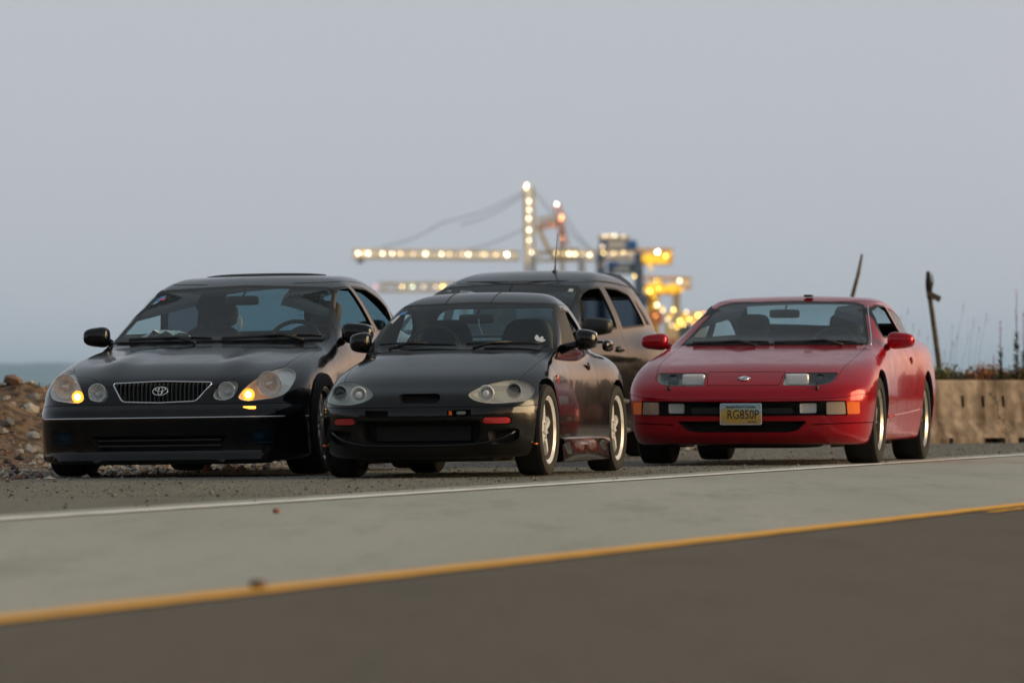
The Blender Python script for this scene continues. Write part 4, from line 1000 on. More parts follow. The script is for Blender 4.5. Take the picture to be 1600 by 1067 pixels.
    dash(c, .70, 1.15, 1.03, .70, .36); steering(c, .36, 1.2, 1.0, .18)
    for x in (-.36, .36): seat(c, x, 1.75, .58, .64, .24)
    b = MB(); b.supe((0, 2.6, .90), (.62, .1, .28), .4, .4); b.build('rear_seat', M['seat'], rt, True)
    inner_mirror(c, 0, 1.36, 1.34, .11, .03); cowl(c, .7, .42, .24)
    b = MB(); b.box((0, 1.8, .32), (1.45, 3.0, .06)); b.box((0, .3, .6), (1.3, .04, .7)); b.build('cabin_floor', M['cabin'], rt)
    c.patch([(.545,1.385),(.585,1.382),(.575,1.405),(.54,1.41)], M['milky'], 'windshield_sticker')
mk_M(Mx)

# ================================================================== ground: strips parallel to the road (u across, v along)
RA = R(14.9); LX, LY = math.sin(RA), math.cos(RA)
def uv2w(u, v): return (u * LY + v * LX, -u * LX + v * LY)
def w2uv(X, Y): return (X * LY - Y * LX, X * LX + Y * LY)
def gz(u): 
    return -.010 * min(max(0, -8.5 - u), 8.)
def berm(u, v):
    a = max(0, min(1, (-15.6 - u) / 1.8)); h = .50 * (a * a * (3 - 2 * a)); n = .09 * math.sin(v * 1.7 + u) + .07 * math.sin(v * 3.9 + 2.1 * u) + .04 * math.sin(v * 9.1 - u * 3)
    d = max(0, min(1, (-18.6 - u) / 5)); return h + n * a - 4.2 * d
def strip(name, us, v0, v1, nv, dz, m, zf=None):
    V = []; F = []; nu = len(us)
    for j in range(nv + 1):
        v = v0 + (v1 - v0) * j / nv
        for u in us: x, y = uv2w(u, v); V.append((x, y, gz(u) + dz + (zf(u, v) if zf else 0)))
    for j in range(nv):
        for k in range(nu - 1): F.append((j * nu + k, j * nu + k + 1, (j + 1) * nu + k + 1, (j + 1) * nu + k))
    o = link(name, mesh(V, F, True), m); o['kind'] = 'structure'; return o
def asphalt(name, c1, c2, agg, wear, rough=.9):
    m = bpy.data.materials.new(name); m.use_nodes = True; nt = m.node_tree; b = nt.nodes['Principled BSDF']; b.inputs['Roughness'].default_value = rough
    b.inputs['Specular IOR Level'].default_value = .3
    tc = nt.nodes.new('ShaderNodeTexCoord')
    def nz(scale, det, vec=None, rg=.6):
        n = nt.nodes.new('ShaderNodeTexNoise'); n.inputs['Scale'].default_value = scale; n.inputs['Detail'].default_value = det; n.inputs['Roughness'].default_value = rg
        nt.links.new(vec or tc.outputs['Object'], n.inputs['Vector']); return n.outputs[0]
    mp = nt.nodes.new('ShaderNodeMapping'); mp.inputs['Rotation'].default_value = (0, 0, RA); mp.inputs['Scale'].default_value = (1, .12, 1); nt.links.new(tc.outputs['Object'], mp.inputs[0])
    def mixc(f, a, bb):
        x = nt.nodes.new('ShaderNodeMix'); x.data_type = 'RGBA'; nt.links.new(f, x.inputs[0])
        for i_, q in ((6, a), (7, bb)):
            if isinstance(q, tuple): x.inputs[i_].default_value = (*q, 1)
            else: nt.links.new(q, x.inputs[i_])
        return x.outputs[2]
    def rng(f, lo, hi, a=0, bb=1):
        r = nt.nodes.new('ShaderNodeMapRange'); nt.links.new(f, r.inputs[0]); r.inputs[1].default_value = lo; r.inputs[2].default_value = hi; r.inputs[3].default_value = a; r.inputs[4].default_value = bb; return r.outputs[0]
    base = mixc(rng(nz(.5, 6, mp.outputs[0]), .35, .65), c1, c2)
    st = mixc(rng(nz(2.2, 8, mp.outputs[0], .75), .50, .66), base, wear)
    grain = nz(130, 3)
    fin = mixc(rng(grain, .50, .66), st, agg)
    fin = mixc(rng(nz(24, 4), .50, .72, 0, .45), fin, tuple(q * .55 for q in c1))
    dk = mixc(rng(nz(210, 2), .56, .70, 0, .75), fin, tuple(q * .35 for q in c1))
    nt.links.new(dk, b.inputs['Base Color'])
    bp = nt.nodes.new('ShaderNodeBump'); bp.inputs['Strength'].default_value = .7; bp.inputs['Distance'].default_value = .006; nt.links.new(grain, bp.inputs['Height']); nt.links.new(bp.outputs[0], b.inputs['Normal'])
    return m
U_Y, U_W, U_E = -4.38, -7.88, -12.4
us = lambda a, b_, n: [a + (b_ - a) * i / n for i in range(n + 1)]
m_new = asphalt('new_asphalt', (.112, .098, .076), (.136, .120, .096), (.19, .17, .135), (.090, .081, .064))
m_old = asphalt('old_asphalt', (.34, .355, .315), (.46, .47, .42), (.54, .53, .47), (.27, .28, .25))
m_sh = asphalt('shoulder_asphalt', (.15, .15, .125), (.185, .18, .15), (.34, .31, .25), (.085, .085, .072))
m_gravel = mat('gravel_ground', (.24, .19, .145), .95, noise=(7, (.13, .10, .08), .95, .4, .65), bump=(26, 1., .04))
m_land = mat('dry_land', (.26, .16, .085), .95, noise=(9, (.09, .055, .035), .95, .4, .6), bump=(9, 1., .08))
strip('ground', us(60, -24, 84), -120, 400, 130, -.03, m_land, lambda u, v: berm(u, v) - (.35 if u < -14.5 else 0))
strip('sea_bank', us(-15.0, -23.0, 64), 20, 100, 560, .0, m_land, berm)
strip('road', us(4.2, U_Y, 2), -60, 260, 8, .006, m_new)
strip('road_lane', us(U_Y, -8.25, 2), -60, 260, 8, .004, m_old)
strip('road_shoulder', us(-8.25, U_E, 4), -60, 260, 8, .0, m_sh)
strip('gravel_verge', us(U_E, -15.7, 12), -20, 110, 260, -.004, m_gravel, lambda u, v: .012 * math.sin(v * 2.3 + u * 5) + .01 * math.sin(v * 5.1 - u * 3) - .01)
m_yel = mat('yellow_line_paint', (.95, .46, .022), .75, noise=(5, (.80, .36, .04), .85, .5, .75))
m_wht = mat('white_line_paint', (.95, .94, .90), .75, noise=(3, (.60, .58, .52), .85, .5, .75))
def linemark(name, uc, w, v0, v1, dz, m, n=200):
    V = []; F = []; random.seed(5)
    for j in range(n + 1):
        v = v0 + (v1 - v0) * j / n; e0 = random.uniform(-.008, .008); e1 = random.uniform(-.008, .008)
        for q in (uc - w / 2 + e0, uc + w / 2 + e1): x, y = uv2w(q, v); V.append((x, y, gz(q) + dz))
    for j in range(n): F.append((2 * j, 2 * j + 1, 2 * j + 3, 2 * j + 2))
    o = link(name, mesh(V, F), m); o['kind'] = 'structure'
linemark('yellow_line', U_Y - .02, .125, -20, 200, .012, m_yel, 900)
linemark('white_line', U_W, .135, -20, 200, .010, m_wht, 900)
linemark('old_line_stub', U_Y + .13, .05, 23.8, 25.2, .012, m_yel, 20)

# sea, hills, far shore
b = MB(); b.add([(-21000, -500, -3.2), (21000, -500, -3.2), (21000, 39500, -3.2), (-21000, 39500, -3.2)], [(0, 1, 2, 3)])
o = b.build('sea', mat('sea_water', (.05, .09, .11), .25, bump=(.2, .3, .3))); tag(o, kind='structure')
m_hill = mat('forest_hill', (.035, .055, .060), .95, noise=(.004, (.07, .075, .05), .95, .4, .6))
V = []; F = []; n = 160
for i in range(n + 1):
    X = (-5200 + 5900 * i / n) * 2.8
    k = np.interp(X / 2.8, [-5200, -3000, -1400, -1050, -960, -840, -600, -200, 700], [72, 70, 69, 66, 61, 47, 34, 18, 0]) * 2.8
    k += 5 * math.sin(X * .0043) + 4 * math.sin(X * .011 + 1) + 2 * math.sin(X * .031)
    for (dy, f_) in ((-1900, 0), (-850, .55), (0, 1), (900, .6), (2500, 0)): V.append((X, 33600 + dy, -4 + max(0, k) * f_ * (1 + .08 * math.sin(X * .007 + dy))))
for i in range(n):
    for k in range(4): F.append((i * 5 + k, (i + 1) * 5 + k, (i + 1) * 5 + k + 1, i * 5 + k + 1))
o = link('hills', mesh(V, F, True), m_hill); tag(o, kind='structure')

# wooded bank round the lay-by, behind and to the right of the camera
random.seed(11); m_wood = mat('bank_trees', (.035, .042, .022), .95, noise=(.8, (.06, .05, .028), .95, .4, .6))
b = MB(); ico = bmesh.new(); bmesh.ops.create_icosphere(ico, subdivisions=2, radius=1); IV = [v.co.copy() for v in ico.verts]; IF = [tuple(v.index for v in f.verts) for f in ico.faces]
for i in range(520):
    az = R(random.uniform(20, 262)); deg = math.degrees(az)
    dist = random.uniform(75, 120) if deg < 120 else random.uniform(45, 75)
    top = 6.0 if deg < 40 else 2.4 if deg < 125 else 7.0 + min(3, (deg - 125) * .1)
    h = top * random.uniform(.45, 1.0); r_ = random.uniform(1.6, 3.4)
    cx, cy_ = dist * math.sin(az), dist * math.cos(az); c0 = Vector((cx, cy_, h * .45))
    if w2uv(cx, cy_)[0] < 9 and deg < 60: continue
    sd_ = random.random() * 9
    b.add([(c0.x + v.x * r_ * (1 + .25 * math.sin(v.z * 7 + sd_)), c0.y + v.y * r_ * (1 + .25 * math.sin(v.x * 6 + sd_)), c0.z + v.z * h * .58 * (1 + .22 * math.sin(v.x * 8 + v.y * 5 + sd_))) for v in IV], IF)
for i in range(260):
    u = random.uniform(9.5, 17); v = random.uniform(62, 330); X_, Y_ = uv2w(u, v); h = random.uniform(2.4, 5.5) * (1 + v / 600); r_ = random.uniform(1.4, 2.8); sd_ = random.random() * 9
    b.add([(X_ + v_.x * r_ * (1 + .25 * math.sin(v_.z * 7 + sd_)), Y_ + v_.y * r_ * (1 + .25 * math.sin(v_.x * 6 + sd_)), h * .45 + v_.z * h * .55 * (1 + .22 * math.sin(v_.x * 8 + v_.y * 5 + sd_))) for v_ in IV], IF)
o = b.build('wooded_bank', m_wood, None, True); tag(o, 'dark scrub and trees lining the far side of the road', kind='stuff')

# loose stones
def stones(name, n, fu, fv, size, m, label, zf=None, bias=1):
    rnd_ = random.Random(n); V = []; F = []
    oct_ = [(1, 0, 0), (0, 1, 0), (-1, 0, 0), (0, -1, 0), (0, 0, 1), (0, 0, -1)]; OF = [(0, 1, 4), (1, 2, 4), (2, 3, 4), (3, 0, 4), (1, 0, 5), (2, 1, 5), (3, 2, 5), (0, 3, 5)]; mi = []
    for i in range(n):
        u = fu(rnd_); v = fv(rnd_); x, y = uv2w(u, v); s_ = size[0] + (size[1] - size[0]) * rnd_.random()**4
        z = gz(u) + (zf(u, v) if zf else 0); a = rnd_.random() * 6.3; k = len(V); h = s_ * rnd_.uniform(.4, .8)
        for p in oct_:
            q = (p[0] * s_ * rnd_.uniform(.7, 1.2), p[1] * s_ * rnd_.uniform(.6, 1.1), p[2] * h)
            V.append((x + q[0] * math.cos(a) - q[1] * math.sin(a), y + q[0] * math.sin(a) + q[1] * math.cos(a), z + h * .35 + q[2]))
        F += [tuple(j + k for j in f) for f in OF]; mi += [rnd_.randrange(len(m))] * 8
    o = link(name, mesh(V, F), m); o.data.polygons.foreach_set('material_index', mi); tag(o, label, kind='stuff'); return o
ms = [mat('stone_' + k, c, .9) for k, c in (('grey', (.22, .21, .19)), ('dark', (.05, .045, .04)), ('tan', (.40, .31, .22)), ('brown', (.20, .11, .07)), ('pale', (.52, .46, .38)))]
stones('road_grit', 2600, lambda r: -8.0 - 4.4 * r.random(), lambda r: r.uniform(24, 62), (.003, .017), [ms[0], ms[1], ms[1], ms[0]], 'small loose grit scattered over the asphalt shoulder')
stones('asphalt_chippings', 16000, lambda r: -8.15 - 4.3 * r.random(), lambda r: 27 + 30 * r.random()**1.3, (.003, .0085), [ms[0], ms[0], ms[1], mat('stone_asphalt', (.12, .12, .10), .9), ms[2]], 'rough chippings of the worn asphalt shoulder')
stones('gravel', 9000, lambda r: r.uniform(-15.8, -12.1), lambda r: r.uniform(28, 80), (.008, .05), ms, 'loose gravel between the shoulder and the sea bank')
stones('bank_rubble', 5000, lambda r: r.uniform(-18.6, -15.4), lambda r: r.uniform(36, 76), (.015, .07), ms, 'mixed rubble covering the sea bank', berm)
# rocks large enough to pick out on the bank
bank = bpy.data.objects['sea_bank']; random.seed(21); rockmesh = []
for k in range(5):
    bm = bmesh.new(); bmesh.ops.create_icosphere(bm, subdivisions=1, radius=1)
    for v in bm.verts: v.co *= random.uniform(.72, 1.15)
    me = bpy.data.meshes.new('rock'); bm.to_mesh(me); bm.free(); me.materials.append(ms[(4, 2, 0, 3, 4)[k]]); rockmesh.append(me)
for i in range(280):
    u = random.uniform(-17.6, -15.2); v = random.uniform(43, 54); x, y = uv2w(u, v); r_ = .022 + .075 * random.random()**2
    o = bpy.data.objects.new('rock', rockmesh[i % 5]); col.objects.link(o); o.parent = bank
    o.location = (x, y, gz(u) + berm(u, v) + r_ * .2); o.scale = (r_ * 1.3, r_, r_ * .7); o.rotation_euler = (random.uniform(-.3, .3), random.uniform(-.3, .3), random.uniform(0, 6))
# the blurred stone lying on the yellow line, a chip on the lane
b = MB(); x, y = (403 - 800) / FPX * 14.75, 14.75
b.add([(v.x * .024 * (1 + .2 * math.sin(v.y * 9)), v.y * .03, v.z * .013) for v in IV], IF); o = b.build('road_stone', mat('dull_brown_stone', (.14, .10, .07), .9), None, True, (x, y, .022)); tag(o, 'brown stone lying on the yellow road line, out of focus', 'stone')
b = MB(); b.add([(v.x * .018, v.y * .02, v.z * .012) for v in IV], IF); o = b.build('road_stone', mat('clay_chip', (.30, .12, .07), .9), None, True, ((432 - 800) / FPX * 24.2, 24.2, .014)); tag(o, 'small reddish chip on the pale lane below the sedan', 'stone')

# ------------------------------------------------------------------ plants
def blades(b, base, n, h, spread, wd, lean=.35, rs=random, mi=0, zmin=0.):
    for _ in range(n):
        a = rs.uniform(0, 6.283); hh = h * rs.uniform(.5, 1.0); r0 = spread * rs.random()**.5; a2 = rs.uniform(0, 6.283)
        x0, y0 = base[0] + r0 * math.cos(a2), base[1] + r0 * math.sin(a2); l = lean * hh * rs.uniform(.2, 1.3); w = wd * rs.uniform(.6, 1.3); px, py = -math.sin(a) * w, math.cos(a) * w
        P = [(x0, y0, base[2] + zmin), (x0 + l * .35 * math.cos(a), y0 + l * .35 * math.sin(a), base[2] + hh * .6), (x0 + l * math.cos(a), y0 + l * math.sin(a), base[2] + hh)]
        b.add([(P[0][0] - px, P[0][1] - py, P[0][2]), (P[0][0] + px, P[0][1] + py, P[0][2]), (P[1][0] + px * .8, P[1][1] + py * .8, P[1][2]), (P[1][0] - px * .8, P[1][1] - py * .8, P[1][2]), P[2]], [(0, 1, 2, 3), (3, 2, 4)], mi)
def leaves(b, c, n, rad, size, rs=random, mis=(0,)):
    for _ in range(n):
        d = Vector((rs.gauss(0, .45), rs.gauss(0, .45), rs.gauss(0, .45))); p = Vector(c) + Vector((d.x * rad[0], d.y * rad[1], d.z * rad[2])); s_ = size * rs.uniform(.5, 1.3)
        u = Vector((rs.gauss(0, 1), rs.gauss(0, 1), rs.gauss(0, .6))).normalized(); w = u.orthogonal().normalized()
        b.add([p - u * s_, p - w * s_ * .45, p + u * s_, p + w * s_ * .45], [(0, 1, 2, 3)], rs.choice(mis))
m_leaf = [mat('leaf_green', (.06, .085, .02), .7), mat('leaf_yellow', (.30, .22, .03), .7), mat('leaf_orange', (.38, .14, .025), .7), mat('leaf_rust', (.14, .045, .02), .8), mat('leaf_olive', (.10, .10, .03), .7)]
m_grass = mat('dry_grass', (.26, .22, .14), .9); m_pink = mat('magenta_petals', (.55, .10, .32), .6); m_stem = mat('plant_stem', (.10, .07, .04), .8); m_dkleaf = mat('dark_leaf', (.03, .045, .02), .7)
b = MB(); random.seed(31)
for i in range(110):
    u = random.uniform(-18.2, -15.5); v = random.uniform(42, 60); x, y = uv2w(u, v)
    leaves(b, (x, y, gz(u) + berm(u, v) - .01), 30, (.16, .16, .045), .020, random, ((1, 2, 4), (3, 2, 1), (4, 0, 1), (3, 3, 2))[i % 4])
o = b.build('bank_weeds', m_leaf); tag(o, 'low rusty and yellow weeds among the stones of the sea bank', kind='stuff')
PX = lambda px, Y: (px - 800) / FPX * Y
PZ = lambda py, Y: CH + (HY - py) / FPX * Y
# rough ground behind the barrier
b = MB(); V = []; F = []; n = 40
for i in range(n + 1):
    X = 3.2 + 8 * i / n
    for j, Y in enumerate((61.6, 63.0, 65.0, 68.0, 74.0)): V.append((X, Y + (X - 4.5) * .6, (.15, .42, .50, .42, .0)[j] + .06 * math.sin(X * 4 + j) + .03 * math.sin(X * 9.7)))
for i in range(n):
    for j in range(4): F.append((i * 5 + j, (i + 1) * 5 + j, (i + 1) * 5 + j + 1, i * 5 + j + 1))
o = link('earth_mound', mesh(V, F, True), m_land); tag(o, kind='structure')
specs = [(1462, 583, (0, 4, 1), .15), (1480, 578, (1, 0, 4), .17), (1498, 583, (4, 0, 3), .14), (1516, 584, (3, 4, 2), .13), (1532, 579, (2, 3, 2), .17), (1548, 577, (2, 2, 1), .18), (1563, 582, (3, 2, 4), .14), (1578, 582, (4, 0, 2), .14), (1596, 578, (2, 1, 0), .17), (1618, 580, (0, 4, 1), .16)]
nm_ = ['yellow-green', 'golden', 'olive and rust', 'rust-brown', 'bright orange', 'orange and gold', 'brownish', 'olive', 'orange-green', 'green']
pl_ = ['beside the foot of the leaning post', 'just right of the leaning post', 'left of the dark hump', 'at the dark hump', 'left of the bright orange pair', 'between the hump and the fireweed', 'at the foot of the shorter fireweed', 'between the two fireweed stems', 'at the foot of the tall fireweed', 'at the right edge of the picture']
for i, (px, py, mi, r_) in enumerate(specs):
    b = MB(); Y = 63.3 + random.uniform(-.3, .6); X = PX(px, Y); z = PZ(py, Y)
    leaves(b, (X, Y, z - .08), 420, (r_ * .9, r_ * .9, r_ * .75), .028, random, mi); blades(b, (X, Y, z - .3), 40, .42, r_ * .7, .004, .3, random, mi[0], 0)
    o = b.build('weed_clump', m_leaf); tag(o, nm_[i] + ' weed clump behind the barrier, ' + pl_[i], 'plant', 'weeds behind the concrete barrier')
def fireweed(px, top, base, k, label, seed):
    rs = random.Random(seed); Y = 62.9; X = PX(px, Y); z0 = .35; z1 = PZ(top, Y); t = empty('fireweed', (X, Y, z0)); H = z1 - z0; tag(t, label, 'plant', 'fireweed behind the concrete barrier')
    zl = PZ(base, Y) - z0
    b = MB(); b.tube([(0, 0, 0), (.01, 0, H * .4), (.0, 0, H * .8), (.004, 0, H)], [.008, .006, .004, .002], 5); b.build('stem', m_stem, t)
    b = MB()
    for i in range(k):
        a = rs.uniform(0, 6.28); z = rs.uniform(.0, zl); l = .10 * (1 - .45 * z / max(zl, .01)) * rs.uniform(.7, 1.2); up = rs.uniform(.2, 1.0)
        d = Vector((math.cos(a), math.sin(a), up)).normalized() * l; w = Vector((-math.sin(a), math.cos(a), 0)) * .009; p = Vector((0, 0, z))
        b.add([p, p + d * .5 + w, p + d, p + d * .5 - w], [(0, 1, 2, 3)])
    b.build('foliage', m_dkleaf, t)
    b = MB()
    for i in range(int(60 * (H - zl))):
        z = rs.uniform(zl, H); rr = .022 * rs.uniform(.3, 1.2); a = rs.uniform(0, 6.28); p = Vector((rr * math.cos(a), rr * math.sin(a), z)); s_ = .010 * rs.uniform(.5, 1.2)
        u = Vector((rs.gauss(0, 1), rs.gauss(0, 1), rs.gauss(0, 1))).normalized(); w = u.orthogonal().normalized(); b.add([p - u * s_, p - w * s_ * .7, p + u * s_, p + w * s_ * .7], [(0, 1, 2, 3)])
    leaves(b, (0, 0, H), 12, (.02, .02, .03), .012, rs)
    b.build('flower_spike', m_pink, t)
fireweed(1563, 503, 540, 150, 'shorter fireweed stem with few pink flowers', 1)
fireweed(1588, 457, 520, 260, 'tall fireweed with thick dark leaves and a pink spike', 2)
fireweed(1599, 492, 548, 160, 'fireweed cut by the right edge of the picture', 3)
fireweed(1552, 560, 575, 60, 'low pink fireweed shoot left of the shorter stem', 4)
b = MB(); random.seed(41)
for (px, top) in ((1408, 492), (1420, 478), (1452, 520), (1476, 545), (1488, 505), (1497, 520), (1507, 472), (1522, 498), (1531, 508), (1543, 490), (1428, 505), (1438, 515), (1514, 520), (1490, 530)):
    Y = 64.5 + random.uniform(-.6, .8); X = PX(px, Y); z = PZ(top, Y); l = random.uniform(.02, .16)
    b.tube([(X - l, Y, .35), (X - l * .6, Y, .35 + (z - .35) * .6), (X, Y, z)], [.0022, .0018, .0012], 4)
    leaves(b, (X - l * .08, Y, z - .05), 10, (.008, .008, .06), .010, random)
o = b.build('tall_grass', m_grass); tag(o, 'thin dry grass stalks rising behind the barrier', kind='stuff')

# ------------------------------------------------------------------ concrete barrier
def concrete():
    m = bpy.data.materials.new('stained_concrete'); m.use_nodes = True; nt = m.node_tree; bb = nt.nodes['Principled BSDF']; bb.inputs['Roughness'].default_value = .92
    tc = nt.nodes.new('ShaderNodeTexCoord'); mp = nt.nodes.new('ShaderNodeMapping'); mp.inputs['Scale'].default_value = (5.5, 5.5, .5); nt.links.new(tc.outputs['Object'], mp.inputs[0])
    n1 = nt.nodes.new('ShaderNodeTexNoise'); n1.inputs['Scale'].default_value = 1.2; n1.inputs['Detail'].default_value = 8; nt.links.new(mp.outputs[0], n1.inputs['Vector'])
    n2 = nt.nodes.new('ShaderNodeTexNoise'); n2.inputs['Scale'].default_value = 9; n2.inputs['Detail'].default_value = 9; nt.links.new(tc.outputs['Object'], n2.inputs['Vector'])
    c = nt.nodes.new('ShaderNodeValToRGB'); nt.links.new(n1.outputs[0], c.inputs[0]); e = c.color_ramp.elements; e[0].position = .36; e[0].color = (.15, .10, .065, 1); e[1].position = .62; e[1].color = (.44, .34, .25, 1)
    c2 = nt.nodes.new('ShaderNodeMapRange'); nt.links.new(n2.outputs[0], c2.inputs[0]); c2.inputs[1].default_value = .35; c2.inputs[2].default_value = .7; c2.inputs[3].default_value = .7; c2.inputs[4].default_value = 1.2
    mx = nt.nodes.new('ShaderNodeMix'); mx.data_type = 'RGBA'; mx.blend_type = 'MULTIPLY'; mx.inputs[0].default_value = 1; nt.links.new(c.outputs[0], mx.inputs[6]); nt.links.new(c2.outputs[0], mx.inputs[7]); nt.links.new(mx.outputs[2], bb.inputs['Base Color'])
    bp = nt.nodes.new('ShaderNodeBump'); bp.inputs['Strength'].default_value = .5; bp.inputs['Distance'].default_value = .01; nt.links.new(n2.outputs[0], bp.inputs['Height']); nt.links.new(bp.outputs[0], bb.inputs['Normal'])
    return m
m_conc = concrete(); BA = R(33); BX, BY = PX(1457, 60.0), 60.0
def barrier(k, label):
    Ln = 2.5; prof = [(-.29, -.1), (-.29, .07), (-.16, .27), (-.10, .66), (-.08, .69), (.08, .69), (.10, .66), (.16, .27), (.29, .07), (.29, -.1)]
    me = prism([(y, z) for y, z in prof], 'x', -.9, Ln + .6)
    offs = [(.0, .06), (.47, .75), (.92, 1.02), (1.55, 1.85), (2.3, 2.49)] if k == 0 else [(.4, .7), (1.7, 2.0)]
    for a, b_ in offs:
        c = MB(); c.box(((a + b_) / 2, -.25, -.02), (b_ - a, .35, .20)); me = boolean(me, mesh(c.v, c.f), 'DIFFERENCE')
    for a in ((.30, .57, .84) if k == 0 else ()):
        c = MB(); c.box((a, -.13, .46), (.040, .14, .12)); me = boolean(me, mesh(c.v, c.f), 'DIFFERENCE')
    o = link('concrete_barrier', me, m_conc, None, (BX + k * Ln * math.cos(BA), BY + k * Ln * math.sin(BA), -.045 - .0 * k), (0, 0, BA)); tag(o, label, 'barrier'); return o
barrier(0, 'stained concrete barrier with lifting slots, right of the red coupe')
b = MB(); random.seed(8); X0, Y0 = BX + .62 * math.cos(BA) + .18 * math.sin(BA), BY + .62 * math.sin(BA) - .18 * math.cos(BA); pts = []
for i in range(9): pts.append((X0 + .03 * math.sin(i) + .025 * i, Y0 - .02 - .03 * (8 - (8 - i)) * .3, .50 - .05 * i))
b.tube(pts, .004, 4, 0)
for p in pts: leaves(b, p, 5, (.03, .02, .03), .016, random, (1,))
o = b.build('creeper', [m_stem, m_dkleaf]); tag(o, 'thin green creeper hanging down the face of the concrete barrier', 'plant')

# ------------------------------------------------------------------ post and stick
m_wd = mat('weathered_wood', (.10, .075, .05), .9, noise=(20, (.19, .14, .09), .9, .4, .6)); m_wdk = mat('charred_wood', (.02, .016, .013), .9)
Y = 66.0; t = empty('wooden_post', (PX(1470, Y), Y, .3)); tag(t, 'leaning wooden post with a small board and dark top', 'post')
def rel(px, py): return (PX(px, Y) - PX(1470, Y), 0, PZ(py, Y) - .3)
b = MB(); b.tube([rel(1470, 600), rel(1466, 560), rel(1458, 500), rel(1453, 465)], [.034, .032, .03, .028], 8); b.build('shaft', m_wd, t, True)
b = MB(); b.tube([rel(1453, 467), rel(1451, 445), rel(1450, 424)], [.034, .042, .022], 7); b.build('post_top', m_wdk, t, True)
b = MB(); c = Vector(rel(1459, 463)); b.box(c + Vector((0, -.04, 0)), (.17, .03, .07), rot=Matrix.Rotation(R(28), 3, 'Y'), bev=.008); b.build('board', m_wd, t)
b = MB(); b.tube([rel(1455, 455), rel(1458, 440), rel(1456, 428)], [.012, .010, .006], 5); b.build('bracket', m_wd, t)
b = MB(); Y = 67.0; P = lambda px, py: (PX(px, Y), Y, PZ(py, Y)); b.tube([P(1316, 590), P(1323, 510), P(1332, 462), P(1341, 428), P(1347, 397)], [.030, .028, .026, .023, .014], 7)
o = b.build('bent_stick', m_wd, None, True); tag(o, 'bare bent stick standing up behind the roof of the red coupe', 'stick')

# ------------------------------------------------------------------ container port, two kilometres off
CY = 2000.0; k_ = CY / FPX
cx_ = lambda px: (px - 800) * k_
cz_ = lambda py: CH + (HY - py) * k_
m_cream = mat('cream_steel', (.72, .58, .34), .6); m_cyel = mat('yellow_steel', (.85, .48, .02), .6); m_cor = mat('orange_steel', (.65, .22, .05), .6); m_cwht = mat('white_steel', (.6, .6, .58), .6); m_cbl = mat('blue_steel', (.012, .12, .42), .6); m_cab = mat('steel_cable', (.12, .12, .11), .7); m_cgr = mat('slate_steel', (.12, .16, .22), .7)
LW = {'w': emit('white_lamp', (1, .86, .60), 7), 'b': emit('bright_lamp', (1, .93, .80), 16), 'y': emit('yellow_lamp', (1, .66, .14), 9), 'o': emit('orange_lamp', (1, .34, .10), 8), 'g': emit('pale_green_lamp', (.85, .95, .55), 5), 'r': emit('red_lamp', (1, .2, .15), 5), 'd': emit('dim_lamp', (1, .74, .40), 3.2), 'f': emit('floodlit_glare', (1, .56, .04), 1.15), 'c': emit('floodlit_steel_glow', (1, .72, .36), .85)}  # last two entries are added glow imitating floodlit steel, not lamps
ls = bmesh.new(); bmesh.ops.create_icosphere(ls, subdivisions=2, radius=.42); glow_me = {}
for k, mm in LW.items():
    me = bpy.data.meshes.new('lamp_or_glow'); ls.to_mesh(me); me.materials.append(mm); glow_me[k] = me
def lamp_or_glow(t, px, py, kind='w', dy=-4, s=1.0):  # places real lamps and the added balls that glow as lit steel
    o = bpy.data.objects.new('lamp_or_glow', glow_me[kind]); col.objects.link(o); o.parent = t; o.location = (cx_(px) - t.location.x, dy, cz_(py) - t.location.z); s *= (1 if kind in 'fc' else random.uniform(.72, 1.22)); o.scale = (s, s, s)
def girder(t, name, p0, p1, w, m, y=0, lattice=True, depth=5):
    b = MB(); a = Vector((cx_(p0[0]) - t.location.x, y, cz_(p0[1]) - t.location.z)); c = Vector((cx_(p1[0]) - t.location.x, y, cz_(p1[1]) - t.location.z)); d = (c - a); n = Vector((-d.z, 0, d.x)).normalized() * w / 2
    if not lattice:
        q = [a - n, a + n, c + n, c - n]; b.add([v + Vector((0, -depth / 2, 0)) for v in q] + [v + Vector((0, depth / 2, 0)) for v in q], [(0, 1, 2, 3), (7, 6, 5, 4), (0, 4, 5, 1), (1, 5, 6, 2), (2, 6, 7, 3), (3, 7, 4, 0)])
    else:
        for sy_ in (-depth / 2, depth / 2):
            for sn in (-1, 1): b.tube([a + n * sn + Vector((0, sy_, 0)), c + n * sn + Vector((0, sy_, 0))], w * .24, 4)
            N = max(2, int(d.length / max(w * 1.4, 1)))
            for i in range(N):
                s0 = 1 if i % 2 else -1; b.tube([a + d * (i / N) + n * s0 + Vector((0, sy_, 0)), a + d * ((i + 1) / N) - n * s0 + Vector((0, sy_, 0))], w * .09, 4)
        N = max(2, int(d.length / 6))
        for i in range(N + 1): b.tube([a + d * (i / N) + Vector((0, -depth / 2, 0)), a + d * (i / N) + Vector((0, depth / 2, 0))], w * .12, 4)
    return b.build(name, m, t)
def cable(t, p0, p1, r_=.22, sag=0, y=0):
    b = MB(); P0 = Vector((cx_(p0[0]) - t.location.x, y, cz_(p0[1]) - t.location.z)); P1 = Vector((cx_(p1[0]) - t.location.x, y, cz_(p1[1]) - t.location.z))
    b.tube([P0.lerp(P1, i / 8) - Vector((0, 0, sag * math.sin(math.pi * i / 8))) for i in range(9)], r_, 4); b.build('cable', m_cab, t)
def boxp(t, name, x0, x1, y0, y1, m, y=0, d=8):
    b = MB(); b.box(((cx_(x0) + cx_(x1)) / 2 - t.location.x, y, (cz_(y0) + cz_(y1)) / 2 - t.location.z), (abs(cx_(x1) - cx_(x0)), d, abs(cz_(y0) - cz_(y1)))); b.build(name, m, t)
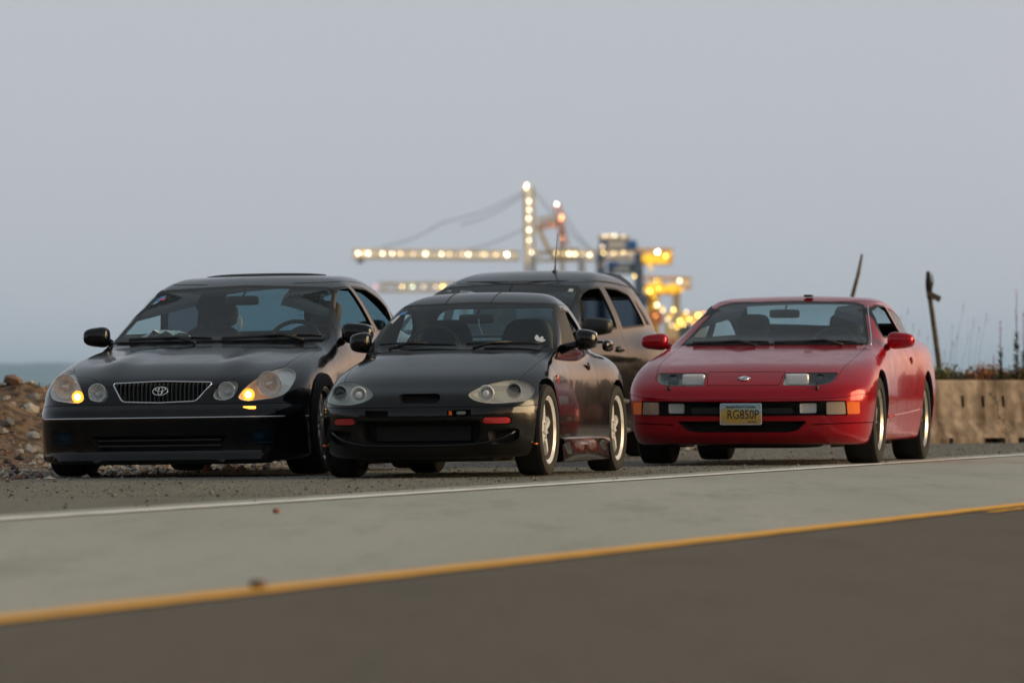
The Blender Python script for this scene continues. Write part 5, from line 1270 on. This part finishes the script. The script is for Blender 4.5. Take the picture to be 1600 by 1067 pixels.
t = empty('gantry_crane', (cx_(826), CY, -3)); tag(t, 'tall floodlit quay crane with its long boom lowered to the left and lit mast', 'crane')
girder(t, 'boom', (551, 397), (812, 400), 2.6, m_cream); girder(t, 'mast', (826, 292), (829, 440), 3.0, m_cream); girder(t, 'rear_boom', (832, 401), (932, 400), 2.8, m_cream)
girder(t, 'leg', (832, 400), (836, 615), 2.4, m_cwht, -10, False, 2); girder(t, 'leg', (908, 400), (912, 615), 2.4, m_cwht, -10, False, 2); girder(t, 'leg', (832, 400), (840, 615), 2.2, m_cwht, 10, False, 2); girder(t, 'leg', (908, 400), (916, 615), 2.2, m_cwht, 10, False, 2)
girder(t, 'crossbeam', (832, 460), (912, 460), 2.2, m_cwht, -10, False, 2); boxp(t, 'machinery_house', 862, 905, 388, 404, m_cream)
girder(t, 'brace', (838, 348), (872, 343), 2.4, m_cream, 0, True, 3); girder(t, 'brace', (840, 352), (860, 398), 1.6, m_cream, 0, False, 2)
boxp(t, 'trolley', 558, 568, 402, 411, m_cgr, 0, 4)
for a, b_ in (((822, 298), (690, 348)), ((690, 348), (595, 386)), ((822, 302), (720, 352)), ((822, 356), (700, 396)), ((878, 330), (932, 396)), ((836, 300), (925, 394))): cable(t, a, b_, .20, 1.5)
for px, k in zip((560, 570, 576, 598, 613, 626, 646, 665, 690, 702, 723, 732, 753, 758, 775, 792), 'wdwwwddwwddwddDb'.replace('D', 'd')): lamp_or_glow(t, px, 396.3 + (px - 560) * .009, k)
for px, py in ((823, 290), (822, 294), (826.5, 315), (826.5, 328.5), (826, 342), (826.5, 360), (826.5, 376), (831, 395)): lamp_or_glow(t, px, py, 'w', -4)
for px in range(556, 812, 8): lamp_or_glow(t, px, 397.5 + (px - 560) * .009, 'c', -3.4, 1.5)  # glow balls added along boom, mast and rear boom as floodlit steel
for py in range(296, 410, 8): lamp_or_glow(t, 826, py, 'c', -3.4, 1.6)
for px in range(866, 930, 8): lamp_or_glow(t, px, 400, 'c', -3.4, 1.6)
for px, k in ((869, 'd'), (880, 'd'), (889, 'w'), (898, 'w'), (909, 'd'), (921, 'w')): lamp_or_glow(t, px, 396 + (px - 869) * .05, k)
t = empty('gantry_crane', (cx_(874), CY + 60, -3)); tag(t, 'second lit crane mast with orange lamps, right of the tall white mast', 'crane')
girder(t, 'mast', (872, 310), (880, 345), 2.0, m_cor); girder(t, 'brace', (846, 346), (880, 340), 1.8, m_cor); girder(t, 'brace', (878, 350), (888, 378), 1.8, m_cor); girder(t, 'leg', (880, 345), (884, 615), 1.8, m_cwht, 0, False, 2)
lamp_or_glow(t, 872, 311, 'b', s=.9); lamp_or_glow(t, 880, 331, 'o'); lamp_or_glow(t, 879, 335, 'o'); lamp_or_glow(t, 863, 344, 'o'); lamp_or_glow(t, 855, 344, 'o', s=.7); lamp_or_glow(t, 882, 366, 'o', s=.5)
t = empty('gantry_crane', (cx_(640), CY + 150, -3)); tag(t, 'lower faint crane boom with three lamps above the black sedan tail', 'crane')
girder(t, 'boom', (576, 437), (730, 436), 2.8, m_cream); girder(t, 'leg', (720, 436), (722, 615), 2.6, m_cwht, 0, False, 3)
for px, k in ((572, 'r'), (616, 'y'), (633, 'g'), (652, 'd'), (672, 'd'), (683, 'y'), (686, 'y')): lamp_or_glow(t, px, 436, k, s=.8)
t = empty('gantry_crane', (cx_(965), CY - 40, -3)); tag(t, 'blue and yellow quay crane with blue machinery house and bright floodlights', 'crane')
boxp(t, 'machinery_house', 934, 991, 381, 395, m_cbl); boxp(t, 'house_panel', 946, 974, 382, 394, m_cwht, -5.2, 2); boxp(t, 'house_roof', 932, 980, 374, 380, m_cream)
girder(t, 'boom', (930, 401), (1046, 402), 3.0, m_cyel); boxp(t, 'hoist_house', 996, 1044, 400, 418, m_cyel, -2, 10); boxp(t, 'lower_house', 946, 994, 414, 432, m_cgr); boxp(t, 'lower_house_panel', 955, 980, 418, 430, m_cwht, -5.2, 2); boxp(t, 'blue_band', 946, 962, 413, 421, m_cbl, -5.5, 2)
for x_ in (934, 992): girder(t, 'leg', (x_, 400), (x_ + 2, 615), 2.6, m_cgr, -8, False, 2.5); girder(t, 'leg', (x_ + 4, 400), (x_ + 8, 615), 2.4, m_cgr, 10, False, 2.5)
for px, py, k, s_ in ((939, 401, 'y', 1.2), (938, 391, 'd', 1), (957, 374, 'w', .9), (941, 375, 'd', .9), (970, 375, 'd', .9), (949, 374, 'd', .8), (970, 400, 'y', .9), (955, 401, 'd', .9), (936, 418, 'y', .9), (1022, 399, 'b', 1.1), (1012, 408, 'b', 1.1), (1008, 410, 'y', 1.2), (987, 436, 'y', .8), (1034, 405, 'y', .8), (1008, 407, 'f', 3.2), (1018, 409, 'f', 3), (1002, 409, 'f', 2.4), (1040, 402, 'f', 2), (1024, 412, 'f', 3), (1034, 412, 'f', 2.6), (1010, 415, 'f', 2.8), (1012, 424, 'f', 1.6), (950, 402, 'f', 1.3), (962, 402, 'f', 1.3), (980, 402, 'f', 1.4)): lamp_or_glow(t, px, py, k, -9, s_)  # large glow balls added over the yellow steel, among the lamps
t = empty('gantry_crane', (cx_(1045), CY + 40, -3)); tag(t, 'low yellow crane girder glowing above the container stacks, right of the blue house', 'crane')
girder(t, 'boom', (1010, 437), (1086, 439), 3.0, m_cyel); boxp(t, 'hoist_house', 1012, 1068, 442, 458, m_cyel, -2, 10); girder(t, 'leg', (1024, 455), (1026, 615), 4.5, m_cyel, 0, False, 4); girder(t, 'leg', (1062, 458), (1064, 615), 2.5, m_cream, 0, False, 4); boxp(t, 'cabin', 996, 1014, 458, 476, m_cbl)
for px, py, k, s_ in ((1028, 444, 'b', 1.3), (1024, 449, 'y', 1.4), (1034, 449, 'y', 1.4), (1029, 436, 'y', 1), (1066, 436, 'w', 1), (1018, 452, 'y', 1.2), (1046, 452, 'y', .8), (1026, 447, 'f', 3.6), (1038, 450, 'f', 2.8), (1014, 450, 'f', 2.4), (1056, 452, 'f', 2.2), (1028, 466, 'f', 1.8), (1046, 448, 'f', 3), (1020, 443, 'f', 2.6), (1068, 450, 'f', 2.2), (1076, 439, 'f', 1.6), (1026, 476, 'f', 1.6), (1032, 440, 'f', 3), (1052, 446, 'f', 3), (1024, 458, 'f', 2.4), (1060, 444, 'f', 2.4)): lamp_or_glow(t, px, py, k, -9, s_)  # the big glare balls are added to make the girder look floodlit
t = empty('container_stack', (cx_(1045), CY - 100, -3)); tag(t, 'stacked shipping containers under warm yard lamps beside the red coupe roof', 'containers'); random.seed(17)
for r_ in range(6):
    for c_ in range(5):
        if random.random() < .25 or (r_ > 3 and c_ > 3): continue
        boxp(t, 'container', 1000 + c_ * 22 + r_, 1019 + c_ * 22 + r_, 612 - (r_ * 20) - 19, 612 - r_ * 20, random.choice([m_cream, m_cgr, m_cor, m_cyel, m_cwht]), random.uniform(-3, 3), 6)
for px, py, k, s_ in ((1014, 484, 'w', 1), (1023, 492, 'd', 1.2), (1038.6, 491, 'y', 1.1), (1057.6, 494, 'w', .9), (1075, 499, 'y', 1), (1048, 508, 'y', 1.1), (1044, 516, 'y', 1.1), (1036, 514, 'd', 1), (1062, 505, 'y', .8), (1053, 513, 'y', .9), (1083, 497, 'o', .9), (1030, 505, 'd', 1), (1070, 512, 'o', .8), (1012, 500, 'o', .7), (1046, 512, 'f', 2.4), (1034, 500, 'f', 2), (1056, 502, 'f', 2), (1070, 505, 'f', 1.8), (1022, 488, 'f', 1.6)): lamp_or_glow(t, px, py, k, -9, s_)  # larger glow balls added between the yard lamps as floodlit patches
# low quay under the port
b = MB(); b.box((60, 2080, -2.0), (900, 240, 3.2)); o = b.build('quay', mat('quay_concrete', (.2, .19, .17), .9)); tag(o, kind='structure')

# ------------------------------------------------------------------ haze
b = MB(); b.box((0, 19700, 105), (44000, 40600, 221.4)); hm = bpy.data.materials.new('haze'); hm.use_nodes = True; nt = hm.node_tree; nt.nodes.clear()
ho = nt.nodes.new('ShaderNodeOutputMaterial'); hv = nt.nodes.new('ShaderNodeVolumePrincipled'); hv.inputs['Color'].default_value = (.44, .70, 1, 1); hv.inputs['Density'].default_value = 3.2e-5; hv.inputs['Anisotropy'].default_value = .0
nt.links.new(hv.outputs[0], ho.inputs['Volume']); o = b.build('haze', hm); tag(o, kind='stuff')
